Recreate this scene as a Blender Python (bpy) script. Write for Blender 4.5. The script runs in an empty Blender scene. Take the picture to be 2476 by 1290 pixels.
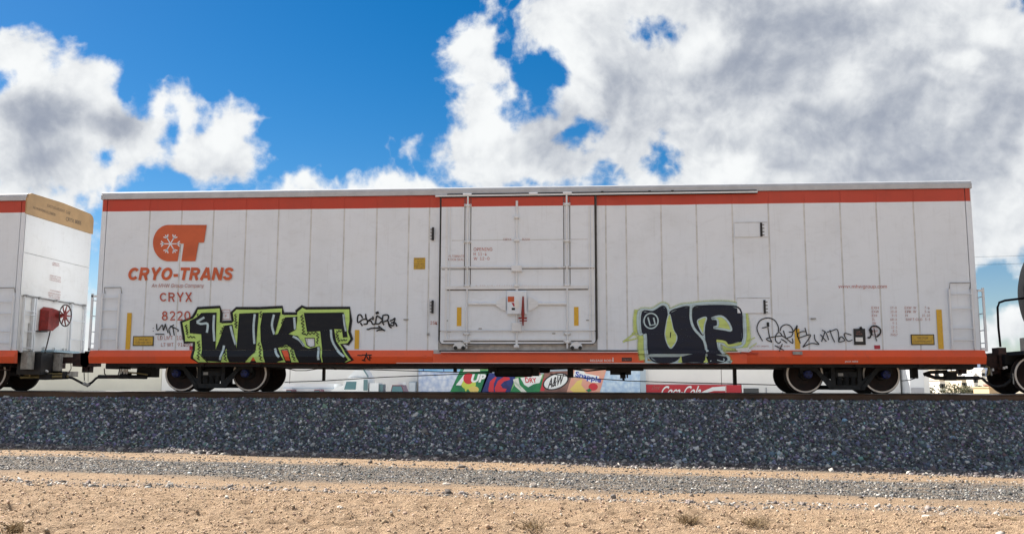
import bpy, bmesh, math, random
import numpy as np
from mathutils import Vector, Matrix
from mathutils.geometry import tessellate_polygon

random.seed(7)
RNG = np.random.default_rng(11)
R = math.radians
sc = bpy.context.scene
COL = sc.collection

# ------------------------------------------------------------------ camera
CX, CD, CZ, YAW, PIT, ROL, F = 1.49326, 22.45658, 0.14278, -0.0761625, 0.1294408, 0.0027426, 2218.907
CAM = Vector((CX, -CD, CZ))
FW = Vector((math.sin(YAW) * math.cos(PIT), math.cos(YAW) * math.cos(PIT), math.sin(PIT)))
_r = Vector((math.cos(YAW), -math.sin(YAW), 0)); _u = _r.cross(FW)
RT = _r * math.cos(ROL) + _u * math.sin(ROL)
UP = -_r * math.sin(ROL) + _u * math.cos(ROL)
cd = bpy.data.cameras.new('camera'); cam = bpy.data.objects.new('camera', cd); COL.objects.link(cam)
cd.sensor_width = 36.0; cd.lens = F / 2476 * 36.0; cd.clip_start = 0.1; cd.clip_end = 20000
m = Matrix((RT, UP, -FW)).transposed().to_4x4(); m.translation = CAM
cam.matrix_world = m
sc.camera = cam

def ray(px, py):
    return FW * F + RT * (px - 1238) + UP * (645 - py)
def at(px, py, Y=0.0):            # the point of the plane y = Y that stands at this pixel of the photograph
    d = ray(px, py); t = (Y - CAM.y) / d.y
    return CAM + d * t
def at_x(px, py, X):
    d = ray(px, py); t = (X - CAM.x) / d.x
    return CAM + d * t

# ------------------------------------------------------------------ world, sun, exposure
SUN_EL, SUN_AZ = R(44.5), R(-54)     # behind the train, well to the left
sdir = Vector((math.sin(SUN_AZ) * math.cos(SUN_EL), math.cos(SUN_AZ) * math.cos(SUN_EL), math.sin(SUN_EL)))
W = bpy.data.worlds.new('World'); sc.world = W; W.use_nodes = True
nt = W.node_tree; nt.nodes.clear()
class NB:
    def __init__(s, nt): s.nt = nt
    def n(s, t, **kw):
        x = s.nt.nodes.new(t)
        for k, v in kw.items(): setattr(x, k, v)
        return x
    def set(s, sock, v):
        if hasattr(v, 'links') or isinstance(v, bpy.types.NodeSocket): s.nt.links.new(v, sock)
        else: sock.default_value = v
    def m(s, op, a, b=0.0, c=0.0, clamp=False):
        x = s.n('ShaderNodeMath', operation=op, use_clamp=clamp)
        s.set(x.inputs[0], a); s.set(x.inputs[1], b); s.set(x.inputs[2], c)
        return x.outputs[0]
    def v(s, op, a, b=None, c=None):
        x = s.n('ShaderNodeVectorMath', operation=op)
        s.set(x.inputs[0], a)
        if b is not None: s.set(x.inputs[1], b)
        if c is not None: s.set(x.inputs[2], c)
        return x.outputs['Value'] if op in ('DOT_PRODUCT', 'LENGTH', 'DISTANCE') else x.outputs[0]
    def ss(s, a, lo, hi, t0=0.0, t1=1.0):
        x = s.n('ShaderNodeMapRange', interpolation_type='SMOOTHSTEP')
        s.set(x.inputs[0], a)
        for i, q in enumerate((lo, hi, t0, t1)): x.inputs[i + 1].default_value = q
        return x.outputs[0]
    def noise(s, vec, scale, detail=4, rough=.55, dist=0.0, col=False):
        x = s.n('ShaderNodeTexNoise'); s.set(x.inputs['Vector'], vec)
        x.inputs['Scale'].default_value = scale; x.inputs['Detail'].default_value = detail
        x.inputs['Roughness'].default_value = rough; x.inputs['Distortion'].default_value = dist
        return x.outputs['Color' if col else 0]
    def mixc(s, f, a, b):
        x = s.n('ShaderNodeMix', data_type='RGBA'); s.set(x.inputs[0], f); s.set(x.inputs[6], a); s.set(x.inputs[7], b)
        return x.outputs[2]
    def mixf(s, f, a, b):
        x = s.n('ShaderNodeMix', data_type='FLOAT'); s.set(x.inputs[0], f); s.set(x.inputs[2], a); s.set(x.inputs[3], b)
        return x.outputs[0]
nb = NB(nt)
SKY = 0.1
tc = nb.n('ShaderNodeTexCoord').outputs['Generated']
dF = nb.v('DOT_PRODUCT', tc, tuple(FW)); dR = nb.v('DOT_PRODUCT', tc, tuple(RT)); dU = nb.v('DOT_PRODUCT', tc, tuple(UP))
dFc = nb.m('MAXIMUM', dF, .15)
PX = nb.m('MULTIPLY_ADD', nb.m('DIVIDE', dR, dFc), F / 1000, 1.238)
PY = nb.m('MULTIPLY_ADD', nb.m('DIVIDE', dU, dFc), -F / 1000, .645)
cmb = nb.n('ShaderNodeCombineXYZ'); nb.set(cmb.inputs[0], PX); nb.set(cmb.inputs[1], PY)
wp = nb.v('SUBTRACT', nb.noise(tc, 9, 6, .6, col=True), (.5, .5, .5))
P0 = nb.v('MULTIPLY_ADD', wp, (.17, .15, 0), cmb.outputs[0])
# banks of cloud in this part of the sky: centre and radii as angles on the sky (tangent plane)
CLOUDS = [(40,170,130,85),(110,260,170,120),(225,250,60,75),(185,180,85,70),(130,390,210,120),(330,330,120,85),(400,262,72,55),(470,380,130,62),
          (552,318,58,60),(585,378,58,48),(165,520,60,100),(222,500,25,50),(215,735,40,45),(222,600,14,22),(222,815,40,50),(40,470,90,60),
          (1150,138,92,78),(1215,195,48,46),(1142,245,62,110),(1170,330,100,100),(1062,352,72,26),(1188,38,22,20),(1262,105,16,50),
          (1300,380,210,110),(1420,240,90,230),(1360,70,110,130),(1480,300,120,120),(1700,180,340,330),(2150,250,460,360),(1950,440,420,180),(2330,550,240,105),
          (715,455,46,30),(770,448,28,22),(850,450,48,30),(925,445,58,38),(990,452,36,20),(1062,452,26,10),(612,456,20,9),(2425,800,60,42),(2380,850,60,30)]
HOLES = [(12,222,26,26),(300,192,0,0),(410,312,7,20),(262,392,30,28),(1292,190,64,54),(1226,110,13,46),(1545,72,36,17),(1606,400,24,44),
         (1400,325,34,14),(1285,446,30,5),(560,442,92,16),(410,455,60,9),(226,640,16,46),(1010,200,60,180),(1130,15,70,36),(2400,690,90,50)]
DARK = [(1950,240,900,480,.22),(115,285,170,75,.8),(290,300,90,70,.85),(110,390,150,100,.55),(560,415,90,45,.3),(430,420,90,40,.25),(1330,320,130,110,.5),(1480,180,140,190,.28),(1560,290,200,140,.2),
        (1930,50,230,90,.42),(1790,160,120,100,.3),(2150,270,150,110,.34),(2420,300,130,260,.24),(2250,400,230,130,.26),(1980,330,110,90,.22),(2200,160,120,60,.2)]
LIGHT = [(1350,110,80,120,.35),(1420,200,60,130,.4),(1150,110,70,60,.25),(1190,280,80,110,.3),(1720,110,100,90,.3),(1765,415,110,70,.5),(2050,190,80,60,.38),
         (2080,240,50,70,.25),(2390,70,70,50,.5),(2320,140,80,40,.42),(2260,180,60,24,.2),(1820,290,120,60,.22),(60,170,120,70,.35),(400,260,50,45,.35),(545,320,60,50,.3),(860,440,150,30,.3)]
def blob(P, b):
    q = nb.v('MULTIPLY_ADD', P, (1000 / b[2], 1000 / b[3], 0), (-b[0] / b[2], -b[1] / b[3], 0))
    return nb.v('LENGTH', q)
def field(P, V):
    f = None
    for b in CLOUDS:
        r = min(b[2], b[3]) / 1000
        x = nb.m('MULTIPLY_ADD', blob(P, b), -r, r)
        f = x if f is None else nb.m('SMOOTH_MAX', f, x, .03)
    for b in HOLES:
        if b[2] == 0: continue
        r = min(b[2], b[3]) / 1000
        f = nb.m('SMOOTH_MIN', f, nb.m('MULTIPLY_ADD', blob(P, b), r * 1.15, -r * 1.15), .02)
    f = nb.m('MINIMUM', f, .13)
    g = nb.m('MULTIPLY_ADD', nb.noise(V, 2.3, 3, .5), 1.4, -.72)         # the rest of the sky: scattered banks
    f = nb.mixf(nb.ss(dF, .5, .72), g, f)
    return f
def puff(V):
    wv = nb.v('MULTIPLY_ADD', nb.noise(V, 7, 1, .5, col=True), (.05, .05, .05), V)
    n1 = nb.noise(wv, 17, 8, .6)
    bl = nb.m('ABSOLUTE', nb.m('MULTIPLY_ADD', nb.noise(wv, 30, 2, .5), 2, -1))
    return nb.m('ADD', nb.m('MULTIPLY_ADD', n1, .15, -.075), nb.m('MULTIPLY_ADD', bl, -.05, .012))
fb = field(P0, tc)
f0 = nb.m('ADD', fb, puff(tc))
V1 = nb.v('ADD', tc, tuple(RT * -.008 + UP * .0145))
f1 = nb.m('ADD', fb, puff(V1))
alpha = nb.m('MULTIPLY', nb.ss(f0, -.014, .028), nb.ss(dU, -1.0, -.99))
dens = nb.ss(f0, .0, .15)
shade = nb.m('MULTIPLY', nb.ss(f1, .0, .16), dens)
emb = nb.m('MULTIPLY', nb.m('SUBTRACT', f0, f1), 6.5)
b = nb.m('ADD', nb.m('MULTIPLY_ADD', shade, -.26, .86), emb)
def fine(V): return nb.m('ABSOLUTE', nb.m('MULTIPLY_ADD', nb.noise(V, 34, 3, .55), 2, -1))
we = nb.v('MULTIPLY_ADD', wp, (.07, .07, .07), tc)
e2 = nb.m('SUBTRACT', fine(we), fine(nb.v('ADD', we, tuple(RT * -.005 + UP * .007))))
b = nb.m('ADD', b, nb.m('MULTIPLY', e2, .24))
for q in DARK: b = nb.m('MULTIPLY_ADD', nb.ss(blob(P0, q), 1.15, .1), -q[4], b)
for q in LIGHT: b = nb.m('MULTIPLY_ADD', nb.ss(blob(P0, q), 1.1, .1), q[4], b)
n3 = nb.noise(nb.v('MULTIPLY_ADD', wp, (.1, .1, .1), tc), 6, 5, .5)
b = nb.m('ADD', b, nb.m('MULTIPLY_ADD', n3, .6, -.30))
b = nb.ss(b, -.30, 1.18)
cloudc = nb.mixc(b, (.32, .36, .445, 1), (.93, .95, .955, 1))
cloudc = nb.v('SCALE', cloudc); nt.nodes[-1].inputs['Scale'].default_value = .475 / SKY
sky = nb.n('ShaderNodeTexSky', sky_type='NISHITA', sun_disc=False)
sky.sun_elevation = SUN_EL; sky.sun_rotation = SUN_AZ; sky.altitude = 800; sky.air_density = 1.0; sky.dust_density = .35; sky.ozone_density = 2.2
hs = nb.n('ShaderNodeHueSaturation'); hs.inputs['Saturation'].default_value = 1.5; hs.inputs['Value'].default_value = .47
nb.set(hs.inputs['Color'], sky.outputs[0])
sxyz = nb.n('ShaderNodeSeparateXYZ'); nb.set(sxyz.inputs[0], tc)
pale = nb.v('SCALE', sky.outputs[0]); nt.nodes[-1].inputs['Scale'].default_value = .47
colr = nb.mixc(alpha, nb.mixc(nb.ss(sxyz.outputs[2], .20, .03, 0.0, .75), hs.outputs[0], pale), cloudc)
bg = nb.n('ShaderNodeBackground'); nb.set(bg.inputs[0], colr); bg.inputs[1].default_value = SKY
wo = nb.n('ShaderNodeOutputWorld'); nt.links.new(bg.outputs[0], wo.inputs[0])

sd = bpy.data.lights.new('sun', 'SUN'); sun = bpy.data.objects.new('sun', sd); COL.objects.link(sun)
sd.energy = 5.0; sd.angle = R(.55); sd.color = (1.0, .94, .86)
sun.rotation_euler = sdir.to_track_quat('Z', 'Y').to_euler(); sun.location = (0, 0, 60)
sc.view_settings.view_transform = 'Standard'; sc.view_settings.look = 'None'
sc.view_settings.exposure = 1.1; sc.view_settings.gamma = 1.0; sc.view_settings.use_curve_mapping = False
sc.cycles.use_denoising = True
sc.cycles.max_bounces = 5; sc.cycles.diffuse_bounces = 3; W.cycles.sampling_method = 'MANUAL'; W.cycles.sample_map_resolution = 512; sc.cycles.transparent_max_bounces = 16

# ------------------------------------------------------------------ materials
def mat(name, c, rough=.6, metal=0.0, var=0.0, scale=6.0, stretch=(1, 1, 1), bump=0.0, bscale=40.0, c2=None, spec=.5, lo=.35, hi=.65):
    mt = bpy.data.materials.new(name); mt.use_nodes = True
    k = NB(mt.node_tree); p = mt.node_tree.nodes['Principled BSDF']
    p.inputs['Roughness'].default_value = rough; p.inputs['Metallic'].default_value = metal
    p.inputs['Specular IOR Level'].default_value = spec
    co = k.n('ShaderNodeTexCoord').outputs['Object']
    if var or c2:
        v = k.v('MULTIPLY', co, stretch)
        n = k.ss(k.noise(v, scale, 5, .6), lo, hi)
        cc2 = c2 if c2 else tuple(x * (1 - var) for x in c)
        k.set(p.inputs['Base Color'], k.mixc(n, (*c, 1), (*cc2, 1)))
    else: p.inputs['Base Color'].default_value = (*c, 1)
    if bump:
        bn = k.n('ShaderNodeBump'); bn.inputs['Strength'].default_value = bump; bn.inputs['Distance'].default_value = .01
        k.set(bn.inputs['Height'], k.noise(co, bscale, 4, .6)); k.set(p.inputs['Normal'], bn.outputs[0])
    return mt
def paint_mat(name, c, dirt, rough=.38, amt=1.0):
    """weathered car paint: broad blotches, thin vertical run marks, road film"""
    mt = bpy.data.materials.new(name); mt.use_nodes = True
    k = NB(mt.node_tree); p = mt.node_tree.nodes['Principled BSDF']
    co = k.n('ShaderNodeTexCoord').outputs['Object']
    n1 = k.ss(k.noise(co, .9, 5, .6), .42, .72)
    n2 = k.ss(k.noise(k.v('MULTIPLY', co, (9, 9, .55)), 2.0, 4, .6), .52, .8)
    n3 = k.ss(k.noise(k.v('MULTIPLY', co, (1, 1, 2.2)), 2.1, 6, .7, 1.2), .5, .72)
    n4 = k.ss(k.noise(co, 16, 3, .6), .68, .76)
    a = k.m('ADD', k.m('MULTIPLY', n1, .16 * amt), k.m('MULTIPLY', n2, .15 * amt))
    a = k.m('ADD', a, k.m('MULTIPLY', n3, .13 * amt)); a = k.m('ADD', a, k.m('MULTIPLY', n4, .12 * amt), clamp=True)
    k.set(p.inputs['Base Color'], k.mixc(a, (*c, 1), (*dirt, 1)))
    k.set(p.inputs['Roughness'], k.m('MULTIPLY_ADD', a, .5, rough))
    p.inputs['Specular IOR Level'].default_value = .45
    return mt
def spray(name, c, var=.25):
    """aerosol paint: cover comes from the soft edge of the sprayed line, broken up by speckle"""
    mt = bpy.data.materials.new(name); mt.use_nodes = True; t = mt.node_tree
    k = NB(t); p = t.nodes['Principled BSDF']; p.inputs['Roughness'].default_value = .55
    p.inputs['Specular IOR Level'].default_value = .3
    co = k.n('ShaderNodeTexCoord').outputs['Object']
    n = k.ss(k.noise(k.v('MULTIPLY', co, (1, 1, 3)), 3.0, 5, .6), .4, .75)
    k.set(p.inputs['Base Color'], k.mixc(n, (*c, 1), (*[x * (1 - var) + .02 * var for x in c], 1)))
    at_ = k.n('ShaderNodeAttribute'); at_.attribute_name = 'cover'
    sp = k.noise(co, 90, 2, .6)
    al = k.ss(k.m('ADD', at_.outputs['Fac'], k.m('MULTIPLY_ADD', sp, .5, -.25)), .05, .85)
    tr = k.n('ShaderNodeBsdfTransparent'); mx = k.n('ShaderNodeMixShader')
    k.set(mx.inputs[0], al); t.links.new(tr.outputs[0], mx.inputs[1]); t.links.new(p.outputs[0], mx.inputs[2])
    t.links.new(mx.outputs[0], t.nodes['Material Output'].inputs[0])
    return mt
WHITE = paint_mat('car_white', (.79, .845, .91), (.45, .475, .495), rough=.33)
WHITE2 = paint_mat('car_white_fittings', (.77, .80, .83), (.40, .38, .35), amt=1.3)
GREYW = paint_mat('end_white', (.82, .82, .80), (.47, .44, .39), amt=1.1)
ROOFM = mat('roof_galvanised', (.52, .54, .57), .6, 0, .12, 3.0)
ORANGE = paint_mat('car_orange', (.80, .100, .024), (.36, .09, .06), rough=.36, amt=1.5)
STRIPE = paint_mat('stripe_orange', (.53, .060, .026), (.33, .06, .04), rough=.36, amt=1.5)
SEAM = mat('seam_metal', (.55, .55, .54), .7, 0, .3, 5)
JOINT = mat('panel_joint_paint', (.70, .71, .71), .6, 0, .2, 4)
GROOVE_SHADE = mat('groove_and_shade', (.13, .125, .12), .8, 0, .4, 6)  # dark colour for door joints, with shade in grooves and under ledges painted in
GASKET_AND_SHADE = mat('black_rubber_and_shade', (.02, .02, .02), .7)
DARKM = mat('undercarriage_dark', (.014, .014, .016), .75, 0, .5, 8, bump=.2)
RUSTD_AND_SHADE = mat('coupler_rust_and_shade', (.060, .024, .018), .75, 0, .5, 10, bump=.3, c2=(.022, .012, .01))
WHEELM = mat('wheel_rust', (.026, .012, .010), .75, 0, .4, 6, c2=(.011, .007, .006))
TREAD = mat('wheel_rim_polished', (.58, .55, .52), .38, .55)
RAILM = mat('rail_rust', (.17, .095, .055), .8, 0, .4, 1.2, (1, 1, 1), .3, 30, c2=(.10, .06, .04))
RAILTOP = mat('rail_head_polished', (.62, .60, .57), .3, .85)
BLUEC = mat('bearing_cap_blue', (.010, .022, .14), .6, 0, .4, 12)
FRAMEG = mat('truck_frame_grey', (.022, .025, .028), .8, 0, .5, 9, bump=.2)
YEL = mat('reflector_yellow', (.72, .42, .028), .42, 0, .12, 20)
YELP = mat('panel_yellow', (.50, .31, .14), .55, 0, .14, 2.5)
LABELY = mat('label_yellow', (.62, .40, .05), .5, 0, .2, 14)
BLACKP = mat('black_paint', (.012, .012, .014), .5)
PRINTR = mat('print_red', (.50, .095, .055), .5, 0, .2, 12)
PRINTF = mat('print_faded_red', (.50, .20, .16), .55, 0, .25, 12)
PRINTD = mat('print_dark', (.12, .09, .06), .55)
PRINTW = mat('print_white', (.75, .72, .68), .55)
LOGO = mat('logo_orange', (.62, .122, .038), .45, 0, .15, 2.0)
STRUT = mat('dusty_steel', (.40, .38, .34), .7, 0, .4, 6)
REDP = mat('red_paint', (.29, .020, .014), .5, 0, .35, 9)
REDC = mat('tag_red', (.42, .03, .055), .5)
BRASS = mat('cushion_rod', (.32, .26, .12), .45, .4, .3, 8)
PLATEB = mat('crossover_grating_sky_tint', (.42, .58, .66), .4, .2, .2, 30)  # pale blue holds the sky's reflection as base colour
TANKM = mat('tank_black', (.006, .006, .007), .7, 0, .5, 1.5, spec=.12)
GREYM = mat('bare_metal', (.35, .35, .34), .5, .3, .3, 8)

# ------------------------------------------------------------------ mesh builder
ORIG = {}
class MB:
    def __init__(s): s.v = []; s.f = []; s.fm = []; s.mats = []; s.cov = {}; s.sm = set()
    def mi(s, m):
        if m not in s.mats: s.mats.append(m)
        return s.mats.index(m)
    def add(s, vs, fs, m, smooth=False):
        b = len(s.v); s.v += [tuple(x) for x in vs]; i = s.mi(m)
        for f in fs:
            if smooth: s.sm.add(len(s.f))
            s.f.append(tuple(b + q for q in f)); s.fm.append(i)
        return b
    def box(s, x0, x1, y0, y1, z0, z1, m):
        if x0 > x1: x0, x1 = x1, x0
        if y0 > y1: y0, y1 = y1, y0
        if z0 > z1: z0, z1 = z1, z0
        vs = [(x, y, z) for x in (x0, x1) for y in (y0, y1) for z in (z0, z1)]
        s.add(vs, [(0, 1, 3, 2), (4, 6, 7, 5), (0, 4, 5, 1), (2, 3, 7, 6), (0, 2, 6, 4), (1, 5, 7, 3)], m); return s
    def cham(s, x0, x1, y0, y1, z0, z1, c, m):
        """box with its edges towards the viewer (-y) chamfered"""
        o = [(x0, z0), (x1, z0), (x1, z1), (x0, z1)]; i = [(x0 + c, z0 + c), (x1 - c, z0 + c), (x1 - c, z1 - c), (x0 + c, z1 - c)]
        vs = [(x, y0, z) for x, z in i] + [(x, y0 + c, z) for x, z in o] + [(x, y1, z) for x, z in o]
        fs = [(0, 1, 2, 3), (8, 11, 10, 9)]
        for k in range(4):
            n = (k + 1) % 4
            fs += [(k, k + 4, n + 4, n), (k + 4, k + 8, n + 8, n + 4)]
        s.add(vs, fs, m); return s
    def tube(s, pts, r, m, n=8, cap=True):
        pts = [Vector(p) for p in pts]; rs = r if isinstance(r, (list, tuple)) else [r] * len(pts); vs = []
        for i, p in enumerate(pts):
            t = (pts[min(i + 1, len(pts) - 1)] - pts[max(i - 1, 0)]).normalized()
            a = t.cross(Vector((0, 0, 1)) if abs(t.z) < .9 else Vector((0, 1, 0))).normalized(); b = t.cross(a)
            for k in range(n):
                q = 2 * math.pi * k / n; vs.append(p + a * math.cos(q) * rs[i] + b * math.sin(q) * rs[i])
        fs = [(i * n + k, i * n + (k + 1) % n, (i + 1) * n + (k + 1) % n, (i + 1) * n + k) for i in range(len(pts) - 1) for k in range(n)]
        b0 = s.add(vs, fs, m, True)
        if cap: s.add(vs[:n], [tuple(range(n))[::-1]], m); s.add(vs[-n:], [tuple(range(n))], m)
        return s
    def lathe_y(s, cx, cz, prof, m, n=32):
        """rings round an axis along y: prof = [(y, r, material or None)]"""
        vs = []; 
        for y, r, _ in prof: vs += [(cx + r * math.cos(2 * math.pi * k / n), y, cz + r * math.sin(2 * math.pi * k / n)) for k in range(n)]
        for i in range(len(prof) - 1):
            mm = prof[i + 1][2] or m
            s.add(vs[i * n:(i + 2) * n], [(k, (k + 1) % n, n + (k + 1) % n, n + k) for k in range(n)], mm, False)
        return s
    def poly(s, pts, m, holes=(), to3=None, cover=1.0):
        """flat polygon in 2D, each vertex mapped to 3D by to3"""
        loops = [[Vector((p[0], p[1], 0)) for p in pts]] + [[Vector((p[0], p[1], 0)) for p in h] for h in holes]
        tri = tessellate_polygon(loops); flat = [v for l in loops for v in l]
        out = []
        for t in tri:
            a, b_, c = (flat[i] for i in t)
            if (b_ - a).cross(c - a).z > 0: t = (t[0], t[2], t[1])
            out.append(t)
        s.add([to3(v.x, v.y) for v in flat], out, m); return s
    def prism(s, pts, y0, y1, m):
        """outline in x, z extruded along y"""
        n = len(pts); vs = [(x, y0, z) for x, z in pts] + [(x, y1, z) for x, z in pts]
        tri = tessellate_polygon([[Vector((x, z, 0)) for x, z in pts]])
        fs = [tuple(t) for t in tri] + [tuple(i + n for i in t)[::-1] for t in tri] + [(i, (i + 1) % n, n + (i + 1) % n, n + i) for i in range(n)]
        s.add(vs, fs, m); return s
    def obj(s, name, parent=None, **props):
        o_ = ORIG.get(parent, Vector((0, 0, 0))) if parent else Vector((0, 0, 0))
        me = bpy.data.meshes.new(name)
        me.from_pydata([(x - o_.x, y - o_.y, z - o_.z) for x, y, z in s.v], [], s.f)
        for m_ in s.mats: me.materials.append(m_)
        me.polygons.foreach_set('material_index', s.fm)
        if s.sm: me.polygons.foreach_set('use_smooth', [i in s.sm for i in range(len(s.f))])
        if s.cov is not None and any('cover' in m_.name or m_.name.startswith('spray') for m_ in s.mats):
            a = me.attributes.new('cover', 'FLOAT', 'POINT'); a.data.foreach_set('value', [s.cov.get(i, 1.0) for i in range(len(s.v))])
        me.update()
        o = bpy.data.objects.new(name, me); COL.objects.link(o)
        if parent: o.parent = parent; ORIG[o] = o_
        for k, v in props.items(): o[k] = v
        return o
def thing(name, label, cat, loc, group=None):
    o = bpy.data.objects.new(name, None); COL.objects.link(o); o.location = loc; o.empty_display_size = .3
    o['label'] = label; o['category'] = cat; ORIG[o] = Vector(loc)
    if group: o['group'] = group
    return o
def tag(o, label, cat, group=None):
    o['label'] = label; o['category'] = cat
    if group: o['group'] = group
    return o
FONT = None
try:                                   # Blender's own interface typeface, where it is installed
    import os
    FONT = bpy.data.fonts.load(os.path.join(bpy.utils.system_resource('DATAFILES', path='fonts'), 'Inter.woff2'))
except Exception: FONT = None
def text_raw(body, shear=0.0, bold=0.0, spacing=1.0, font=True):
    cu = bpy.data.curves.new('t', 'FONT'); cu.body = body
    if FONT and font and bold == 0: cu.font = FONT
    cu.size = 1; cu.shear = shear; cu.offset = bold; cu.resolution_u = 4; cu.space_character = spacing
    o = bpy.data.objects.new('t', cu); COL.objects.link(o)
    dg = bpy.context.evaluated_depsgraph_get(); me = bpy.data.meshes.new_from_object(o.evaluated_get(dg))
    vs = [v.co.copy() for v in me.vertices]; fs = [tuple(p.vertices) for p in me.polygons]
    bpy.data.objects.remove(o); bpy.data.curves.remove(cu); bpy.data.meshes.remove(me)
    return vs, fs
def text(mb, body, O, EX, EY, m, to3, shear=0.0, bold=0.0, spacing=1.0, font=True):
    """lettering whose box runs from corner O along EX (width) and EY (height)"""
    vs, fs = text_raw(body, shear, bold, spacing, font)
    x0 = min(v.x for v in vs); x1 = max(v.x for v in vs); y0 = min(v.y for v in vs); y1 = max(v.y for v in vs)
    out = []
    for v in vs:
        a = (v.x - x0) / (x1 - x0); b_ = (v.y - y0) / (y1 - y0)
        out.append(to3(O[0] + EX[0] * a + EY[0] * b_, O[1] + EX[1] * a + EY[1] * b_))
    mb.add(out, fs, m)
def rtext(mb, body, x0, y0, x1, y1, m, to3, **k):
    text(mb, body, (x0, y1), (x1 - x0, 0), (0, y0 - y1), m, to3, **k)
def smooth(pts, sub=4, closed=False):
    n = len(pts); out = []
    if n < 3: return [tuple(p) for p in pts]
    P = [Vector((p[0], p[1])) for p in pts]
    for i in range(n if closed else n - 1):
        a, b_, c, d = (P[(i - 1) % n], P[i], P[(i + 1) % n], P[(i + 2) % n]) if closed else (P[max(i - 1, 0)], P[i], P[i + 1], P[min(i + 2, n - 1)])
        for k in range(sub):
            t = k / sub
            q = .5 * ((2 * b_) + (c - a) * t + (2 * a - 5 * b_ + 4 * c - d) * t * t + (3 * b_ - a - 3 * c + d) * t ** 3)
            out.append((q.x, q.y))
    if not closed: out.append((P[-1].x, P[-1].y))
    return out
def stroke(mb, pts, w, m, to3, soft=.4, closed=False, curve=True, taper=False, full=1.0):
    """one sprayed line: a ribbon whose edges fade out"""
    if curve: pts = smooth(pts, 4, closed)
    P = [Vector((p[0], p[1])) for p in pts]
    if closed: P.append(P[0])
    n = len(P); vs = []; cov = []
    for i, p in enumerate(P):
        a = P[max(i - 1, 0)]; b_ = P[min(i + 1, n - 1)]
        if closed and i in (0, n - 1): a = P[-2]; b_ = P[1]
        t = (b_ - a)
        t = t.normalized() if t.length > 1e-6 else Vector((1, 0))
        nn = Vector((-t.y, t.x)); ww = w
        if taper: ww = w * (.55 + .45 * math.sin(math.pi * (i + .5) / n))
        for k, (o, c) in enumerate(((-1 - soft, 0), (-1 + soft * .3, full), (1 - soft * .3, full), (1 + soft, 0))):
            q = p + nn * o * ww / 2; vs.append(to3(q.x, q.y)); cov.append(c)
    fs = [(4 * i + k, 4 * (i + 1) + k, 4 * (i + 1) + k + 1, 4 * i + k + 1) for i in range(n - 1) for k in range(3)]
    b0 = mb.add(vs, fs, m)
    for i, c in enumerate(cov): mb.cov[b0 + i] = c

# ------------------------------------------------------------------ terrain
def lat(seed, n=257): return np.random.default_rng(seed).random((n, n))
def vn(x, y, seed):
    L = lat(seed); n = L.shape[0] - 1
    xi = np.floor(x).astype(int); yi = np.floor(y).astype(int); fx = x - xi; fy = y - yi
    fx = fx * fx * (3 - 2 * fx); fy = fy * fy * (3 - 2 * fy)
    a = L[xi % n, yi % n]; b = L[(xi + 1) % n, yi % n]; c = L[xi % n, (yi + 1) % n]; d = L[(xi + 1) % n, (yi + 1) % n]
    return (a * (1 - fx) + b * fx) * (1 - fy) + (c * (1 - fx) + d * fx) * fy
def fbm(x, y, seed, o=4, g=.5):
    s = 0; a = 1; t = 0
    for i in range(o): s = s + a * vn(x * 2 ** i + 17.3 * i, y * 2 ** i + 5.1 * i, seed + i); t += a; a *= g
    return s / t - .5
def sstep(t): t = np.clip(t, 0, 1); return t * t * (3 - 2 * t)
def ground_z(x, y):
    x = np.asarray(x, float); y = np.asarray(y, float)
    z = -1.365 - .0165 * np.clip(x, -25, 25) * sstep((8 - y) / 8) + .12 * sstep((y - 4) / 6)
    yb = y + .028 * x
    fore = sstep((-9.2 - yb) / 1.6) * sstep((y + 60) / 20)
    z = z + fore * (.05 + .15 * fbm(x * .5, y * .5, 40, 3) + .10 * fbm(x * 1.5, y * 1.5, 44, 3)) + .03 * fbm(x * .35, y * .9, 60, 3) * sstep((2 - y) / 3)
    near = sstep((y + 24) / 6) * sstep((1 - y) / 2) * sstep((22 - abs(x)) / 5)
    z = z + near * ((.010 + .045 * fore) * fbm(x * 3.2, y * 3.2, 3, 4, .62) + fore * (.12 * (np.abs(fbm(x * 4.2, y * 4.2, 8, 4, .65)) * -2 + .25) + .035 * fbm(x * 11, y * 11, 15, 2)))
    rut = np.exp(-((yb + 8.6) / .28) ** 2) * .05 + np.exp(-((yb + 4.6) / .35) ** 2) * .035
    return z - rut * sstep((40 - abs(x)) / 10)
TOP = -.195
def ballast_z(x, y):
    g = ground_z(x, np.full_like(np.asarray(x, float), -2.9)) * 0 - 1.365 - .0165 * np.clip(x, -25, 25)
    e = -.30 + .12 * fbm(np.asarray(x) * .4, np.asarray(y) * .2, 21, 3)
    front = TOP - np.maximum(0, e - y) / 2.02
    back = TOP - np.maximum(0, y - 3.7) / 2.0
    z = np.minimum(front, back)
    return z + .05 * fbm(np.asarray(x) * 1.1, np.asarray(y) * 1.1, 30, 4) * (np.abs(np.asarray(y) - 1.6) > .9) - .012
def np_mesh(name, V, T, quads=False):
    me = bpy.data.meshes.new(name); k = 4 if quads else 3
    me.vertices.add(len(V)); me.vertices.foreach_set('co', V.astype(np.float32).ravel())
    me.loops.add(T.size); me.loops.foreach_set('vertex_index', T.astype(np.int32).ravel())
    me.polygons.add(len(T)); me.polygons.foreach_set('loop_start', np.arange(0, T.size, k, dtype=np.int32))
    me.update(calc_edges=True); return me
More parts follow.
